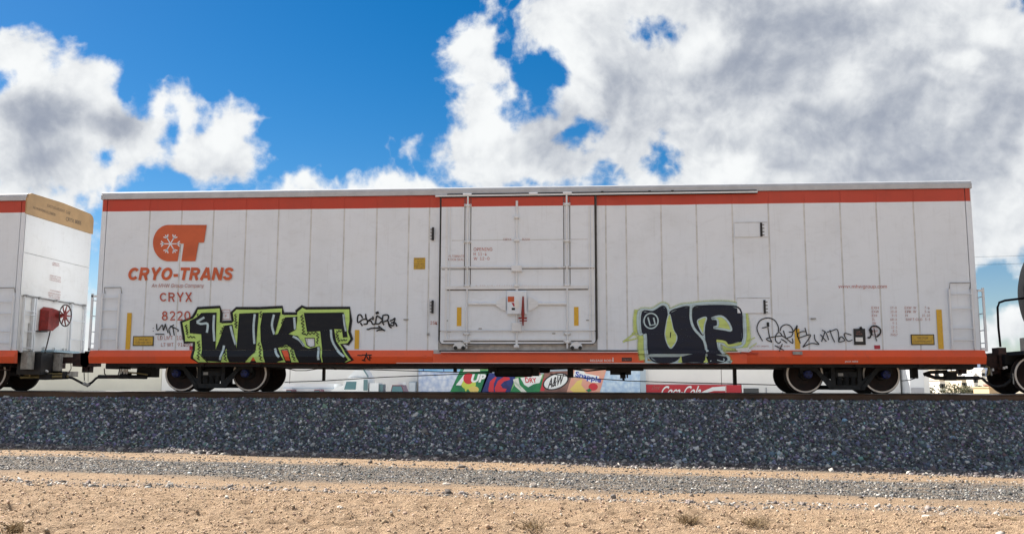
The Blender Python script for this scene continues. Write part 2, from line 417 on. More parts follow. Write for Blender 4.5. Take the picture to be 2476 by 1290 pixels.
def grid_mesh(name, xs, ys, zf):
    X, Y = np.meshgrid(xs, ys); Z = zf(X, Y); V = np.stack([X.ravel(), Y.ravel(), Z.ravel()], 1)
    nx, ny = len(xs), len(ys); i = (np.arange(ny - 1)[:, None] * nx + np.arange(nx - 1)[None]).ravel()
    me = np_mesh(name, V, np.stack([i, i + 1, i + nx + 1, i + nx], 1), True)
    me.polygons.foreach_set('use_smooth', np.ones(len(me.polygons), bool)); return me
def geo(a, b, s0, g):
    out = [a]; s = s0
    while abs(out[-1] - a) < abs(b - a): out.append(out[-1] + (s if b > a else -s)); s *= g
    return out[1:]
def link(name, me, m, **p):
    me.materials.append(m); o = bpy.data.objects.new(name, me); COL.objects.link(o)
    for k, v in p.items(): o[k] = v
    return o

# earth: tan desert dirt with a band of grey road gravel along the track
def earth_mat():
    mt = bpy.data.materials.new('desert_dirt'); mt.use_nodes = True; k = NB(mt.node_tree); p = mt.node_tree.nodes['Principled BSDF']
    p.inputs['Roughness'].default_value = .95; p.inputs['Specular IOR Level'].default_value = .15
    co = k.n('ShaderNodeTexCoord').outputs['Object']; sx = k.n('ShaderNodeSeparateXYZ'); k.set(sx.inputs[0], co)
    n0 = k.noise(k.v('MULTIPLY', co, (.35, 1.2, 1)), 1.3, 5, .6)
    yb = k.m('ADD', k.m('MULTIPLY_ADD', sx.outputs[0], .028, sx.outputs[1]), k.m('MULTIPLY_ADD', n0, 1.8, -.9))
    grav = k.m('MULTIPLY', k.ss(yb, -8.5, -7.7), k.ss(yb, -5.1, -5.8))
    grav = k.m('MAXIMUM', grav, k.m('MULTIPLY', k.ss(yb, -4.3, -3.5), k.ss(yb, -.5, -1.0)))
    row = k.m('MULTIPLY', k.ss(yb, -10.0, -9.6), k.ss(yb, -9.1, -9.5))
    grav = k.m('MAXIMUM', grav, k.m('MULTIPLY', row, .35))
    fine = k.noise(co, 38, 4, .7); mid = k.noise(co, 5, 5, .65)
    streak = k.noise(k.v('MULTIPLY', co, (.25, 5, 1)), 1.6, 4, .6)
    dirt = k.mixc(k.ss(mid, .3, .7), (.48, .345, .225, 1), (.40, .275, .175, 1))
    dirt = k.mixc(k.m('MULTIPLY', k.ss(fine, .52, .75), .6), dirt, (.27, .18, .115, 1))
    gr = k.mixc(k.ss(fine, .40, .62), (.055, .055, .055, 1), (.26, .245, .22, 1))
    gr = k.mixc(k.m('MULTIPLY', k.ss(streak, .5, .68), .75), gr, (.36, .265, .18, 1))
    far = k.ss(sx.outputs[1], 14, 20)
    c = k.mixc(k.m('MULTIPLY', grav, .88), dirt, gr)
    c = k.mixc(far, c, k.mixc(k.ss(k.noise(co, .05, 5, .6), .42, .6), (.42, .36, .29, 1), (.22, .20, .14, 1)))
    k.set(p.inputs['Base Color'], c)
    bn = k.n('ShaderNodeBump'); bn.inputs['Strength'].default_value = 1.0; bn.inputs['Distance'].default_value = .045
    k.set(bn.inputs['Height'], k.m('ADD', k.m('MULTIPLY', k.noise(co, 14, 3, .6), 1.2), k.m('ADD', fine, k.m('MULTIPLY', k.noise(co, 110, 3, .6), .4)))); k.set(p.inputs['Normal'], bn.outputs[0])
    return mt
xs = np.array(geo(-15, -5000, .1, 1.22)[::-1] + list(np.arange(-15, 15.001, .045)) + geo(15, 5000, .1, 1.22))
ys = np.array(geo(-14, -3000, .08, 1.25)[::-1] + list(np.arange(-14, -9, .03)) + list(np.arange(-9, -2, .09)) + geo(-2, 6000, .3, 1.16))
EARTH = earth_mat()
link('ground', grid_mesh('ground', xs, ys, ground_z), EARTH, kind='structure')
# a low pale hillside with houses, off to the right behind the yards, and the range behind it
def hill_z(x, y): return -1.35 + 5.6 * sstep((y - 150) / 180) * (1 + .25 * fbm(x * .02, y * .02, 77, 3))
HILLM = mat('pale_desert_hillside', (.52, .45, .36), .95, 0, 0, .12, c2=(.33, .29, .20), bump=.3, bscale=1.0)
link('hillside', grid_mesh('hillside', np.linspace(60, 420, 60), np.linspace(150, 420, 40), hill_z), HILLM, kind='structure')
def mtn_z(x, y):
    r = np.exp(-((y - 3300) / 380) ** 2)
    return -5 + r * (92 + 90 * fbm(x * .0022, y * .0022, 90, 5) + 40 * np.abs(fbm(x * .008, y * .008, 95, 4)))
MTN = mat('haze_blue_mountain', (.13, .17, .24), .95, 0, .3, .01)  # blue-grey base colour carries the haze of distance, not the rock's own tone
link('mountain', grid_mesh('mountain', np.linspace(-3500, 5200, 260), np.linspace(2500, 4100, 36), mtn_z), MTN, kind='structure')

BOUNCEM = mat('bounce_concrete', (.58, .56, .52), .85, 0, .15, .3)  # unseen pale sheet, added to bounce sunlight onto the warehouse wall
link('bounce_yard', grid_mesh('bounce_yard', np.linspace(-110, 60, 40), np.linspace(13, 62, 20), lambda x, y: np.full_like(x, -1.19)), BOUNCEM, kind='structure')
# ballast bank
def stone_mat(name):
    mt = bpy.data.materials.new(name); mt.use_nodes = True; k = NB(mt.node_tree); p = mt.node_tree.nodes['Principled BSDF']
    p.inputs['Roughness'].default_value = .8; p.inputs['Specular IOR Level'].default_value = .3
    a = k.n('ShaderNodeAttribute'); a.attribute_name = 'tone'
    co = k.n('ShaderNodeTexCoord').outputs['Object']
    k.set(p.inputs['Base Color'], k.mixc(k.m('MULTIPLY', k.noise(co, 60, 3, .6), .35), a.outputs['Color'], (.09, .08, .075, 1)))
    return mt
STONE = stone_mat('crushed_stone')
BALM = mat('ballast_bed', (.13, .135, .148), .9, 0, 0, 55, c2=(.04, .04, .045), bump=1.0, bscale=45)
bx = np.concatenate([geo(-18, -300, .3, 1.3)[::-1], np.arange(-18, 18.001, .12), geo(18, 300, .3, 1.3)])
by = np.concatenate([np.linspace(-4.2, .6, 44), np.linspace(.75, 7.2, 24)])
link('ballast', grid_mesh('ballast', bx, by, ballast_z), BALM, kind='structure')
def stones(name, P, rad, tone, kind='stuff'):
    n = len(P)
    cube = np.array([(x, y, z) for x in (-1, 1) for y in (-1, 1) for z in (-1, 1)], float)
    tri = np.array([(0, 1, 3), (0, 3, 2), (4, 6, 7), (4, 7, 5), (0, 4, 5), (0, 5, 1), (2, 3, 7), (2, 7, 6), (0, 2, 6), (0, 6, 4), (1, 5, 7), (1, 7, 3)])
    V = cube[None] * .62 + RNG.uniform(-.30, .30, (n, 8, 3))
    V *= RNG.uniform(.62, 1.25, (n, 1, 3)) * rad[:, None, None]
    q = RNG.normal(size=(n, 4)); q /= np.linalg.norm(q, axis=1, keepdims=True); w, x, y, z = q.T
    Rm = np.stack([1 - 2 * (y * y + z * z), 2 * (x * y - z * w), 2 * (x * z + y * w), 2 * (x * y + z * w), 1 - 2 * (x * x + z * z), 2 * (y * z - x * w), 2 * (x * z - y * w), 2 * (y * z + x * w), 1 - 2 * (x * x + y * y)], 1).reshape(n, 3, 3)
    V = np.einsum('nij,nkj->nki', Rm, V) + P[:, None]
    T = (tri[None] + (np.arange(n) * 8)[:, None, None]).reshape(-1, 3)
    me = np_mesh(name, V.reshape(-1, 3), T)
    a = me.attributes.new('tone', 'FLOAT_COLOR', 'POINT')
    a.data.foreach_set('color', np.concatenate([np.repeat(tone, 8, 0), np.ones((n * 8, 1))], 1).astype(np.float32).ravel())
    return link(name, me, STONE, kind=kind)
def toe_y(x): return -.30 - (1.17 + .0165 * np.clip(x, -25, 25)) * 2.02
def tones(n, base, spread, tint, white=0.0, wc=(.50, .49, .46)):
    t = np.array(base)[None] * np.exp(RNG.normal(0, spread, (n, 1))) * (1 + RNG.normal(0, tint, (n, 3)))
    w = RNG.random(n) < white; t[w] = np.array(wc)[None] * RNG.uniform(.6, 1.25, (w.sum(), 1))
    return np.clip(t, .01, .75)
n = 74000; x = RNG.uniform(-17, 17, n); t = RNG.random(n); ty = toe_y(x)
y = np.where(t < .86, ty - .25 + (.05 - ty + .25) * RNG.random(n), RNG.uniform(-.3, .78, n))
P = np.stack([x, y, ballast_z(x, y) + RNG.uniform(-.012, .022, n)], 1)
P = P[P[:, 2] > ground_z(P[:, 0], P[:, 1]) - .03]; n = len(P)
stones('ballast_stones', P, RNG.lognormal(math.log(.0295), .32, n).clip(.016, .075), tones(n, (.138, .155, .178), .5, .14, .085, (.74, .73, .70)))
# stones that have rolled off the bank, gravel of the track-side road, clods and pebbles in the dirt
def scatter(n, y0, y1, r, sig, lift=-.05):
    x = RNG.uniform(-14.5, 14.5, n); y = RNG.uniform(y0, y1, n) - .028 * x
    y = y + 1.0 * fbm(x * .35 + 50, y * .8 + 50, 160, 4)
    rad = RNG.lognormal(math.log(r), sig, n).clip(.006, .085)
    return np.stack([x, y, ground_z(x, y) + rad * lift], 1), rad
Ps, Rs, Ts = [], [], []
for n, y0, y1, r, sig, b, sp, wh in ((9000, -3.9, -2.2, .026, .45, (.15, .13, .13), .45, .16), (30000, -8.1, -5.6, .012, .4, (.115, .115, .113), .65, .17), (4200, -5.5, -3.7, .014, .45, (.20, .17, .14), .5, .15),
                                      (3600, -9.9, -9.2, .015, .5, (.20, .17, .15), .5, .25), (2200, -9.2, -8.1, .012, .45, (.22, .18, .14), .5, .15),
                                      (48000, -14.2, -9.4, .0085, .40, (.50, .36, .24), .12, .02), (900, -14.2, -9.6, .020, .35, (.45, .32, .21), .12, .08)):
    p_, r_ = scatter(n, y0, y1, r, sig); Ps.append(p_); Rs.append(r_); Ts.append(tones(n, b, sp, .03, wh, (.56, .52, .46)))
stones('gravel', np.concatenate(Ps[:5]), np.concatenate(Rs[:5]), np.concatenate(Ts[:5]))
stones('dirt_clods', np.concatenate(Ps[5:]), np.concatenate(Rs[5:]), np.concatenate(Ts[5:]))

# ------------------------------------------------------------------ track
TY = 1.63
tr = thing('railway_track', 'rusty brown railway track on dark crushed stone under the freight cars', 'railway track', (0, TY, -.19))
for yr in (TY - .75, TY + .75):
    prof = [(-.07, -.19), (.07, -.19), (.07, -.175), (.012, -.150), (.010, -.045), (.036, -.035), (.036, -.02), (.018, 0), (-.018, 0), (-.036, -.02), (-.036, -.035), (-.010, -.045), (-.012, -.150), (-.07, -.175)]
    a = MB(); k = len(prof); L_ = 60
    vs = [(x, yr + p_, z) for x in (-L_, L_) for p_, z in prof]
    for i in range(k):
        j = (i + 1) % k
        a.add([vs[i], vs[j], vs[k + j], vs[k + i]], [(0, 3, 2, 1)], RAILTOP if i in (6, 7, 8) else RAILM)
    a.obj('rail', tr)

# ------------------------------------------------------------------ freight cars
W_CAR = 3.2
def offset(m, v):
    v = Vector(v); return v
SIDE_BOT, STR0, STR1, ROOF = 1.022, 4.591, 4.90, 5.115
def panel(parent, x0, x1, z0=SIDE_BOT, z1=STR1, seed=0, edge=.005):
    """one sheet of the car side, slightly buckled, painted with the orange band above"""
    a = MB(); nx = 7; zs = list(np.linspace(z0, STR0, 22)) + ([STR0 + (z1 - STR0) * q for q in (.5, 1.0)] if z1 > STR0 else [])
    xs_ = np.linspace(x0 + edge, x1 - edge, nx); rg = np.random.default_rng(seed)
    ph = rg.uniform(0, 50, 2); vs = []
    for z in zs:
        for i, x in enumerate(xs_):
            e = math.sin(math.pi * i / (nx - 1)) ** .7
            vs.append((x, -.004 + .024 * e * (.5 + float(fbm(np.array(x * .7 + ph[0]), np.array(z * 1.5 + ph[1]), 120, 3)) * 1.6), z))
    for i in range(len(zs) - 1):
        m_ = WHITE if zs[i + 1] <= STR0 + 1e-6 else STRIPE
        b0 = len(a.v)
        a.add([], [], m_)
        for k in range(nx - 1):
            a.f.append((i * nx + k, i * nx + k + 1, (i + 1) * nx + k + 1, (i + 1) * nx + k)); a.fm.append(a.mi(m_)); a.sm.add(len(a.f) - 1)
    a.v = vs
    n0 = len(a.v)                                                     # returned edges, so the sheet has thickness
    for i in range(len(zs) - 1):
        m_ = WHITE if zs[i + 1] <= STR0 + 1e-6 else STRIPE
        for k in (0, nx - 1):
            p, q = vs[i * nx + k], vs[(i + 1) * nx + k]
            a.add([p, q, (q[0], .032, q[2]), (p[0], .032, p[2])], [(0, 1, 2, 3)], m_)
    return a.obj('side_panel', parent)
def joint(parent, x):
    a = MB(); a.box(x - .03, x + .03, .004, .034, SIDE_BOT, STR0, JOINT); a.box(x - .03, x + .03, .004, .034, STR0, STR1, STRIPE); return a.obj('panel_joint', parent)
def bolts(a, x, zs, y, m, r=.018):
    for z in zs: a.box(x - r, x + r, y - .012, y, z - r, z + r, m)
def ladder(parent, x0, x1, z0, z1, rungs, y=-.075, name='ladder', m=WHITE2, axis='x', pos=0.0):
    """two angle-iron stiles with rungs; axis 'y' puts it on the end wall at x = pos"""
    def T(u, v, z): return (u, v, z) if axis == 'x' else (pos - v, u, z)
    def bx_(a, u0, u1, v0, v1, za, zb, mm):
        p, q = T(u0, v0, za), T(u1, v1, zb); a.box(p[0], q[0], p[1], q[1], p[2], q[2], mm)
    a = MB()
    for u in (x0, x1): bx_(a, u - .02, u + .02, y, y + .05, z0, z1, m); bx_(a, u - .02, u + .02, y + .05, -.005, z0 + .03, z0 + .08, m); bx_(a, u - .02, u + .02, y + .05, -.005, z1 - .09, z1 - .04, m)
    o = a.obj(name, parent)
    for z in rungs:
        r = MB(); r.tube([T(x0 + .02, y - .002, z), T(x1 - .02, y - .002, z)], .013, m, 6); r.obj('rung', o)
    return o
def wheel_mesh(r=.457):
    """wheel about an axle along y, outer face towards -y"""
    a = MB()
    a.lathe_y(0, 0, [(.10, .001, None), (.10, .12, DARKM), (.035, .15, WHEELM), (.05, r - .075, WHEELM), (.07, r - .07, WHEELM), (.07, r + .028, DARKM), (.035, r + .022, WHEELM), (.02, r, WHEELM), (-.068, r - .006, WHEELM), (-.075, r - .016, TREAD), (-.075, r - .052, TREAD), (-.035, r - .07, WHEELM), (-.005, .25, WHEELM), (-.02, .15, WHEELM), (-.09, .12, DARKM), (-.09, .001, DARKM)], WHEELM, 48)
    me_o = a.obj('wheel'); me = me_o.data; bpy.data.objects.remove(me_o); return me
WHEEL_ME = wheel_mesh()
def part(name, me, parent, loc, rot=None):
    o = bpy.data.objects.new(name, me); COL.objects.link(o); o.parent = parent
    o.location = Vector(loc) - ORIG[parent]; ORIG[o] = Vector(loc)
    if rot: o.rotation_euler = rot
    return o
def truck(parent, xa, xb, wheels=True):
    """three-piece freight truck between the axles at xa and xb"""
    rw = .457; cx = (xa + xb) / 2; hb = (xb - xa) / 2; zc = rw
    b = MB(); b.box(cx - .22, cx + .22, TY - .95, TY + .95, .36, .58, DARKM); b.box(cx - .3, cx + .3, TY - .3, TY + .3, .55, .70, DARKM)
    o = b.obj('truck', parent)
    for s, yf in ((-1, TY - 1.09), (1, TY + .99)):
        f = MB(); ya, yb_ = yf, yf + .10
        out = [(-hb - .17, zc + .02), (-hb - .17, zc + .19), (-hb + .12, zc + .28), (-.35, zc + .30), (.35, zc + .30), (hb - .12, zc + .28), (hb + .17, zc + .19), (hb + .17, zc + .02),
               (hb + .10, zc + .02), (hb + .10, zc + .09), (hb - .13, zc + .09), (hb - .22, zc + .02), (.40, .135), (.28, .085), (-.28, .085), (-.40, .135), (-hb + .22, zc + .02), (-hb + .13, zc + .09), (-hb - .10, zc + .09), (-hb - .10, zc + .02)]
        hole = [[(-.26, .20), (.26, .20), (.27, .62), (-.27, .62)], [(-.36, .30), (-.36, .62), (-hb + .22, .62), (-hb + .30, .52)], [(.36, .30), (hb - .30, .52), (hb - .22, .62), (.36, .62)]]
        loops = [out] + hole; flat = [p for l in loops for p in l]
        tri = tessellate_polygon([[Vector((p[0], p[1], 0)) for p in l] for l in loops])
        for yy in (ya, yb_): f.add([(cx + p[0], yy, p[1]) for p in flat], [tuple(t) for t in tri], FRAMEG)
        for l in loops:
            n_ = len(l); f.add([(cx + p[0], ya, p[1]) for p in l] + [(cx + p[0], yb_, p[1]) for p in l], [(i, (i + 1) % n_, n_ + (i + 1) % n_, n_ + i) for i in range(n_)], FRAMEG)
        # flanges of the casting stand proud along the struts
        for q in (-1, 1):
            f.add([(cx + q * .30, ya - .03, .10), (cx + q * .43, ya - .03, .13), (cx + q * (hb - .20), ya - .03, zc + .03), (cx + q * (hb - .28), ya - .03, zc + .10), (cx + q * .30, ya, .10), (cx + q * .43, ya, .13), (cx + q * (hb - .20), ya, zc + .03), (cx + q * (hb - .28), ya, zc + .10)],
                  [(0, 1, 2, 3), (0, 1, 5, 4), (1, 2, 6, 5), (2, 3, 7, 6), (3, 0, 4, 7)], FRAMEG)
        f.box(cx - .42, cx + .42, ya - .03, ya, .085, .13, FRAMEG)
        f.obj('side_frame', o)
        if s < 0:
            for xx in (xa, xb):
                c = MB(); c.lathe_y(xx, zc, [(ya - .11, .001, None), (ya - .11, .055, None), (ya - .105, .09, None), (ya - .06, .105, None), (ya + .02, .105, None)], BLUEC, 20)
                for k in range(3):
                    q = 2 * math.pi * k / 3 + .5; c.lathe_y(xx + .06 * math.cos(q), zc + .06 * math.sin(q), [(ya - .125, .001, DARKM), (ya - .125, .02, DARKM), (ya - .1, .02, DARKM)], DARKM, 6)
                c.obj('bearing_cap', o)
            for k in range(3):
                sx_ = cx - .16 + .16 * k; pts = []
                for i in range(57):
                    q = i / 8 * 2 * math.pi; pts.append((sx_ + .058 * math.cos(q), yf + .05 + .058 * math.sin(q), .20 + .19 * i / 56))
                c = MB(); c.tube(pts, .014, FRAMEG, 5); c.obj('spring', o)
            c = MB(); c.box(cx - .25, cx + .25, yf + .01, yf + .10, .39, .52, FRAMEG); c.box(cx - .2, cx - .08, yf - .005, yf + .01, .42, .49, GREYM); c.box(cx + .06, cx + .2, yf - .005, yf + .01, .42, .49, FRAMEG); c.obj('bolster_end', o)
    for xx in (xa, xb):
        c = MB(); c.tube([(xx, TY - 1.02, zc), (xx, TY + 1.02, zc)], .075, WHEELM, 12); c.obj('axle', o)
        part('wheel', WHEEL_ME, o, (xx, TY - .715, zc)); part('wheel', WHEEL_ME, o, (xx, TY + .715, zc), (0, 0, math.pi))
    for xx, q in ((xa, 1), (xb, -1)):
        c = MB(); c.box(xx + q * .47, xx + q * .53, TY - .75, TY + .75, .34, .44, DARKM); c.obj('brake_beam', o)
    return o
def roof(parent, x0, x1):
    a = MB(); prof = [(-.03, STR1), (-.045, STR1 + .005), (-.045, STR1 + .12), (-.03, STR1 + .13), (-.018, STR1 + .165), (.0, STR1 + .185), (.06, ROOF - .008), (.12, ROOF), (1.0, ROOF + .03), (1.6, ROOF + .045), (2.2, ROOF + .03), (3.08, ROOF), (3.14, ROOF - .02), (3.2, STR1 + .1), (3.2, STR1)]
    k = len(prof); vs = [(x, y, z) for x in (x0, x1) for y, z in prof]
    for i in range(k - 1): a.add([vs[i], vs[i + 1], vs[k + i + 1], vs[k + i]], [(0, 3, 2, 1)], ROOFM)
    for o_ in (0, k): a.add(vs[o_:o_ + k], [tuple(range(k))], ROOFM)
    return a.obj('roof', parent)
def sill(parent, x0, x1, name='side_sill', zend=None):
    a = MB(); prof = [(.04, SIDE_BOT), (-.02, SIDE_BOT), (-.105, .862), (-.055, .697), (.06, .697), (.06, .73)]
    k = len(prof); vs = [(x, y, z) for x in (x0, x1) for y, z in prof]
    for i in range(k - 1): a.add([vs[i], vs[i + 1], vs[k + i + 1], vs[k + i]], [(0, 1, 2, 3)], ORANGE)
    for o_ in (0, k): a.add(vs[o_:o_ + k], [tuple(range(k))], ORANGE)
    return a.obj(name, parent)
def coupler(parent, x, s, y=TY):
    """knuckle coupler that reaches from the striker at x in direction s"""
    a = MB(); z = .82
    a.box(x, x + s * .62, y - .10, y + .10, z - .085, z + .085, RUSTD_AND_SHADE)
    a.prism([(x + s * .55, z - .17), (x + s * .95, z - .19), (x + s * 1.02, z - .10), (x + s * 1.02, z + .17), (x + s * .9, z + .2), (x + s * .55, z + .17)], y - .20, y + .02, RUSTD_AND_SHADE)
    a.prism([(x + s * .8, z - .15), (x + s * 1.08, z - .15), (x + s * 1.12, z), (x + s * 1.08, z + .14), (x + s * .8, z + .14)], y - .02, y + .17, RUSTD_AND_SHADE)
    a.tube([(x + s * .92, y - .1, z - .30), (x + s * .92, y - .1, z + .24)], .05, RUSTD_AND_SHADE, 8)
    a.box(x + s * .78, x + s * .98, y - .12, y + .05, z - .33, z - .17, RUSTD_AND_SHADE)
    a.box(x - s * .02, x + s * .06, y - .32, y + .32, z - .22, z + .2, RUSTD_AND_SHADE)
    return a.obj('coupler', parent)

# ================================================================== the long refrigerated car
X0, X1 = -10.86, 10.86
car = thing('refrigerated_boxcar', 'long white insulated boxcar with orange bands and two big black graffiti pieces', 'freight car', (0, TY, 0))
a = MB(); a.box(X0 + .03, X1 - .03, .033, W_CAR - .01, SIDE_BOT - .02, STR1, SEAM); a.obj('body_shell', car)
for i, (xa, xb) in enumerate(((X0 + .03, -10.72), (X1 - .03, 10.72))):
    b = MB(); b.box(xa, xb, -.006, .05, SIDE_BOT, STR0, WHITE); b.box(xa, xb, -.006, .05, STR0, STR1, STRIPE); b.obj('corner_post', car)
for x, s in ((X0 + .03, -1), (X1 - .03, 1)):
    b = MB(); b.box(x, x + s * .02, .0, W_CAR, SIDE_BOT, STR1, WHITE); b.obj('end_wall', car)
SEAMS_L = [-10.72, -9.557, -8.71, -7.868, -7.015, -6.173, -5.329, -4.474, -3.638, -2.821, -2.30, -2.02]
SEAMS_R = [1.85, 2.10, 2.60, 3.455, 4.315, 5.184, 6.052, 6.905, 7.76, 8.616, 9.49, 10.72]
k = 0
for S in (SEAMS_L, SEAMS_R):
    for xa, xb in zip(S[:-1], S[1:]): panel(car, xa, xb, seed=k + 3, edge=.02); k += 1
    for xa in S[1:-1]: joint(car, xa)
roof(car, X0 - .01, X1 + .01)
sill(car, X0 - .06, -2.15, 'side_sill'); sill(car, 5.42, X1 + .08, 'side_sill')
# sill under the sliding door: flush, with the roller ledge along its top
a = MB(); a.box(-2.15, 5.42, -.105, .05, .697, .935, ORANGE); a.box(-2.15, 5.42, -.02, .05, .935, SIDE_BOT + .01, SEAM); a.obj('door_sill', car)
a = MB(); a.box(-1.95, 5.25, -.155, -.02, .940, .968, STRIPE); a.box(-1.95, 5.25, -.155, -.145, .968, .985, WHITE2); a.box(-2.0, 5.3, -.05, -.022, .99, 1.02, RUSTD_AND_SHADE); a.obj('lower_door_rail', car)  # dark brown strip at the top is recess shade put into colour
a = MB(); a.box(-3.05, 5.0, -.118, -.112, .702, .716, PRINTW); a.obj('sill_flange', car)
a = MB(); a.box(X0 + .6, X1 - .6, .10, W_CAR - .1, .62, .697, DARKM); a.box(X0 + .1, X1 - .1, TY - .32, TY + .32, .60, 1.0, DARKM)
for x in np.linspace(-9.5, 9.5, 14): a.box(x - .06, x + .06, .05, W_CAR - .05, .63, .9, DARKM)
a.obj('underframe', car)

def S0(px, py, Y=0.0):
    p = at(px, py, Y); return p.x, p.z
def on_side(y=-.014):
    def f(px, py):
        x, z = S0(px, py); return (x, y, z)
    return f
# ---- sliding plug door
dr = MB(); x0, x1, z0, z1 = -2.02, 1.85, 1.17, 4.82
door_holder = MB(); door_holder.box(x0 + .03, x1 - .03, -.055, .03, z0, STR0, WHITE); door_holder.box(x0 + .03, x1 - .03, -.055, .03, STR0, z1, STRIPE)
door = door_holder.obj('plug_door', car)
a = MB()                                                              # black gasket line round the door
for xx in (x0, x1): a.box(xx - .004, xx + .030, -.05, -.006, z0 + .12, z1, GROOVE_SHADE)
a.tube([(x0 + .012, -.062, z1 - .05), (x0 + .012, -.062, z0 + .10), (x0 + .05, -.062, z0 + .02), (x0 + .12, -.062, z0), (x1 - .12, -.062, z0), (x1 - .05, -.062, z0 + .02), (x1 - .012, -.062, z0 + .10), (x1 - .012, -.062, z1 - .05)], .011, GASKET_AND_SHADE, 6)
a.tube([(x0 + .012, -.062, 1.48), (x0 + .06, -.062, 1.50), (x1 - .06, -.062, 1.50), (x1 - .012, -.062, 1.48)], .009, GASKET_AND_SHADE, 6)
a.obj('door_gasket', door)
def vbar(px, zt, zb, w, d, name='lock_bar', m=WHITE2):
    x = S0(px, 640)[0]; a = MB(); a.tube([(x, -.055 - d, zb), (x, -.055 - d, zt)], w / 2, m, 10)
    return x, a.obj(name, door)
for px in (1131, 1371):
    x, o = vbar(px, 4.9, 1.06, .046, .03)
    for q in (-1, 1):
        g = MB(); g.box(x + q * .075 - .009, x + q * .075 + .009, -.062, -.053, 2.6, 4.8, GROOVE_SHADE); g.obj('bar_channel_shade', o)
    for z in (4.42 + .2, 3.70, 3.06, 2.60, 1.42, 1.22):
        g = MB(); w = .14 if z != 3.06 else .07; g.cham(x - w / 2 - .02, x + w / 2 + .02, -.12, -.055, z - .028, z + .028, .012, WHITE2)
        for qq in (-1, 1): g.box(x + qq * (w / 2) - .012, x + qq * (w / 2) + .012, -.126, -.12, z - .010, z + .010, GREYM)
        g.obj('bar_keeper', o)
x, o = vbar(1250, 4.72, 1.10, .062, .02, 'centre_bar')
for z in (4.3, 3.72, 3.02, 2.60, 1.58, 1.11):
    w, h = {3.02: (.26, .16), 1.58: (.24, .22)}.get(z, (.13, .07)); g = MB(); g.cham(x - w / 2, x + w / 2, -.16, -.055, z - h / 2, z + h / 2, .015, WHITE2); g.obj('bar_keeper', o)
def hbar(pa, pb, r, d=.05, name='cross_rod', m=WHITE2):
    (xa, za), (xb, zb) = S0(*pa), S0(*pb); a = MB(); a.tube([(xa, -.055 - d, za), (xb, -.055 - d, zb)], r, m, 8); return a.obj(name, door)
a = MB(); a.box(x0 + .05, x1 - .05, -.058, -.054, S0(1250, 650)[1] - .012, S0(1250, 650)[1] + .004, GROOVE_SHADE); a.obj('door_seam', door); hbar((1067, 647), (1438, 647), .017); hbar((1067, 800), (1438, 799), .013)
a = MB(); a.box(x0 + .16, x1 - .2, -.105, -.055, 2.515, 2.60, WHITE2); a.box(x0 + .16, x1 - .2, -.060, -.054, 2.49, 2.513, GROOVE_SHADE); a.obj('door_ledge', door)  # dark strip below is the ledge's shadow as colour
a = MB(); a.box(x0 + .12, x1 - .12, -.085, -.055, 1.255, 1.30, WHITE2); a.box(x0 + .12, x1 - .12, -.075, -.055, 1.23, 1.253, GROOVE_SHADE); a.obj('door_ledge', door)  # shadow under this lower ledge is a dark strip too
for q in (0, 1):                                                      # sheets between the bars
    pass
for xx, w in ((x0 + .17, .05), (x0 + .26, .018), (x1 - .16, .04), (x1 - .09, .05)):
    a = MB(); a.box(xx - w / 2, xx + w / 2, -.078, -.055, 1.30, STR0 - .01, WHITE2); a.obj('door_stile', door)
a = MB(); a.box(x0 + .3, x1 - .2, -.0565, -.054, 3.735, 3.747, SEAM); a.obj('door_seam', door)
for (pa, pb) in (((1134, 735), (1222, 735)), ((1280, 735), (1370, 735))):     # arms that run out from the lock box
    (xa, za), (xb, zb) = S0(*pa), S0(*pb); a = MB(); a.tube([(xa, -.085, za), (xb, -.085, zb)], .04, WHITE2, 10)
    fx = xb if pa[0] < 1200 else xa; sg = 1 if pa[0] < 1200 else -1
    a.prism([(fx - sg * .22, za - .05), (fx - sg * .22, za + .05), (fx - sg * .05, za + .16), (fx + sg * .02, za + .17), (fx + sg * .02, za - .17), (fx - sg * .05, za - .16)], -.12, -.055, WHITE2); a.obj('lock_arm', door)
xa, za = S0(1227, 761); xb, zb = S0(1274, 704)
a = MB(); a.cham(xa, xb, -.17, -.055, za, zb, .02, WHITE); lock = a.obj('lock_box', door)
a = MB(); T_ = on_side(-.173); a.poly([(1229, 718), (1244.5, 718), (1244.5, 731), (1229, 731)], LOGO, to3=T_); a.poly([(1238, 733), (1244, 733), (1246, 741), (1243, 742)], REDC, to3=T_); a.poly([(1238.5, 745), (1246.5, 745), (1246.5, 750.5), (1238.5, 750.5)], BLACKP, to3=T_)
a.poly([(1251 + 6 * math.cos(q / 16 * 6.283), 737 + 11 * math.sin(q / 16 * 6.283)) for q in range(16)], GREYW, to3=T_); a.obj('instruction_decal', lock)
a = MB(); (xa, za), (xb, zb), (xc, zc) = S0(1266, 718), S0(1265.5, 760), S0(1266, 788)
a.tube([(xa, -.20, za), (xb, -.22, zb), (xc, -.21, zc)], [.018, .04, .016], REDP, 8); a.box(xb - .11, xb + .10, -.205, -.19, zb - .12, zb - .08, REDP); a.box(xb - .08, xb + .1, -.205, -.19, zb - .18, zb - .15, REDP); a.obj('lock_handle', door, label='red lever')
for px in (1112, 1393):                                               # roller carriages at the foot of the door
    x, z = S0(px, 838); a = MB(); a.prism([(x - .16, z + .0), (x - .10, z + .09), (x + .02, z + .13), (x + .14, z + .05), (x + .15, z - .02), (x, z - .05)], -.13, -.09, WHITE2)
    for q in (-.09, .10): a.lathe_y(x + q, z - .03, [(-.16, .001, None), (-.16, .045, None), (-.10, .045, None)], GASKET_AND_SHADE, 12)
    if px < 1200: a.tube([(x + .15, -.12, z + .03), (x + .75, -.12, z + .02)], .012, GREYM, 6)
    a.obj('door_roller', door)
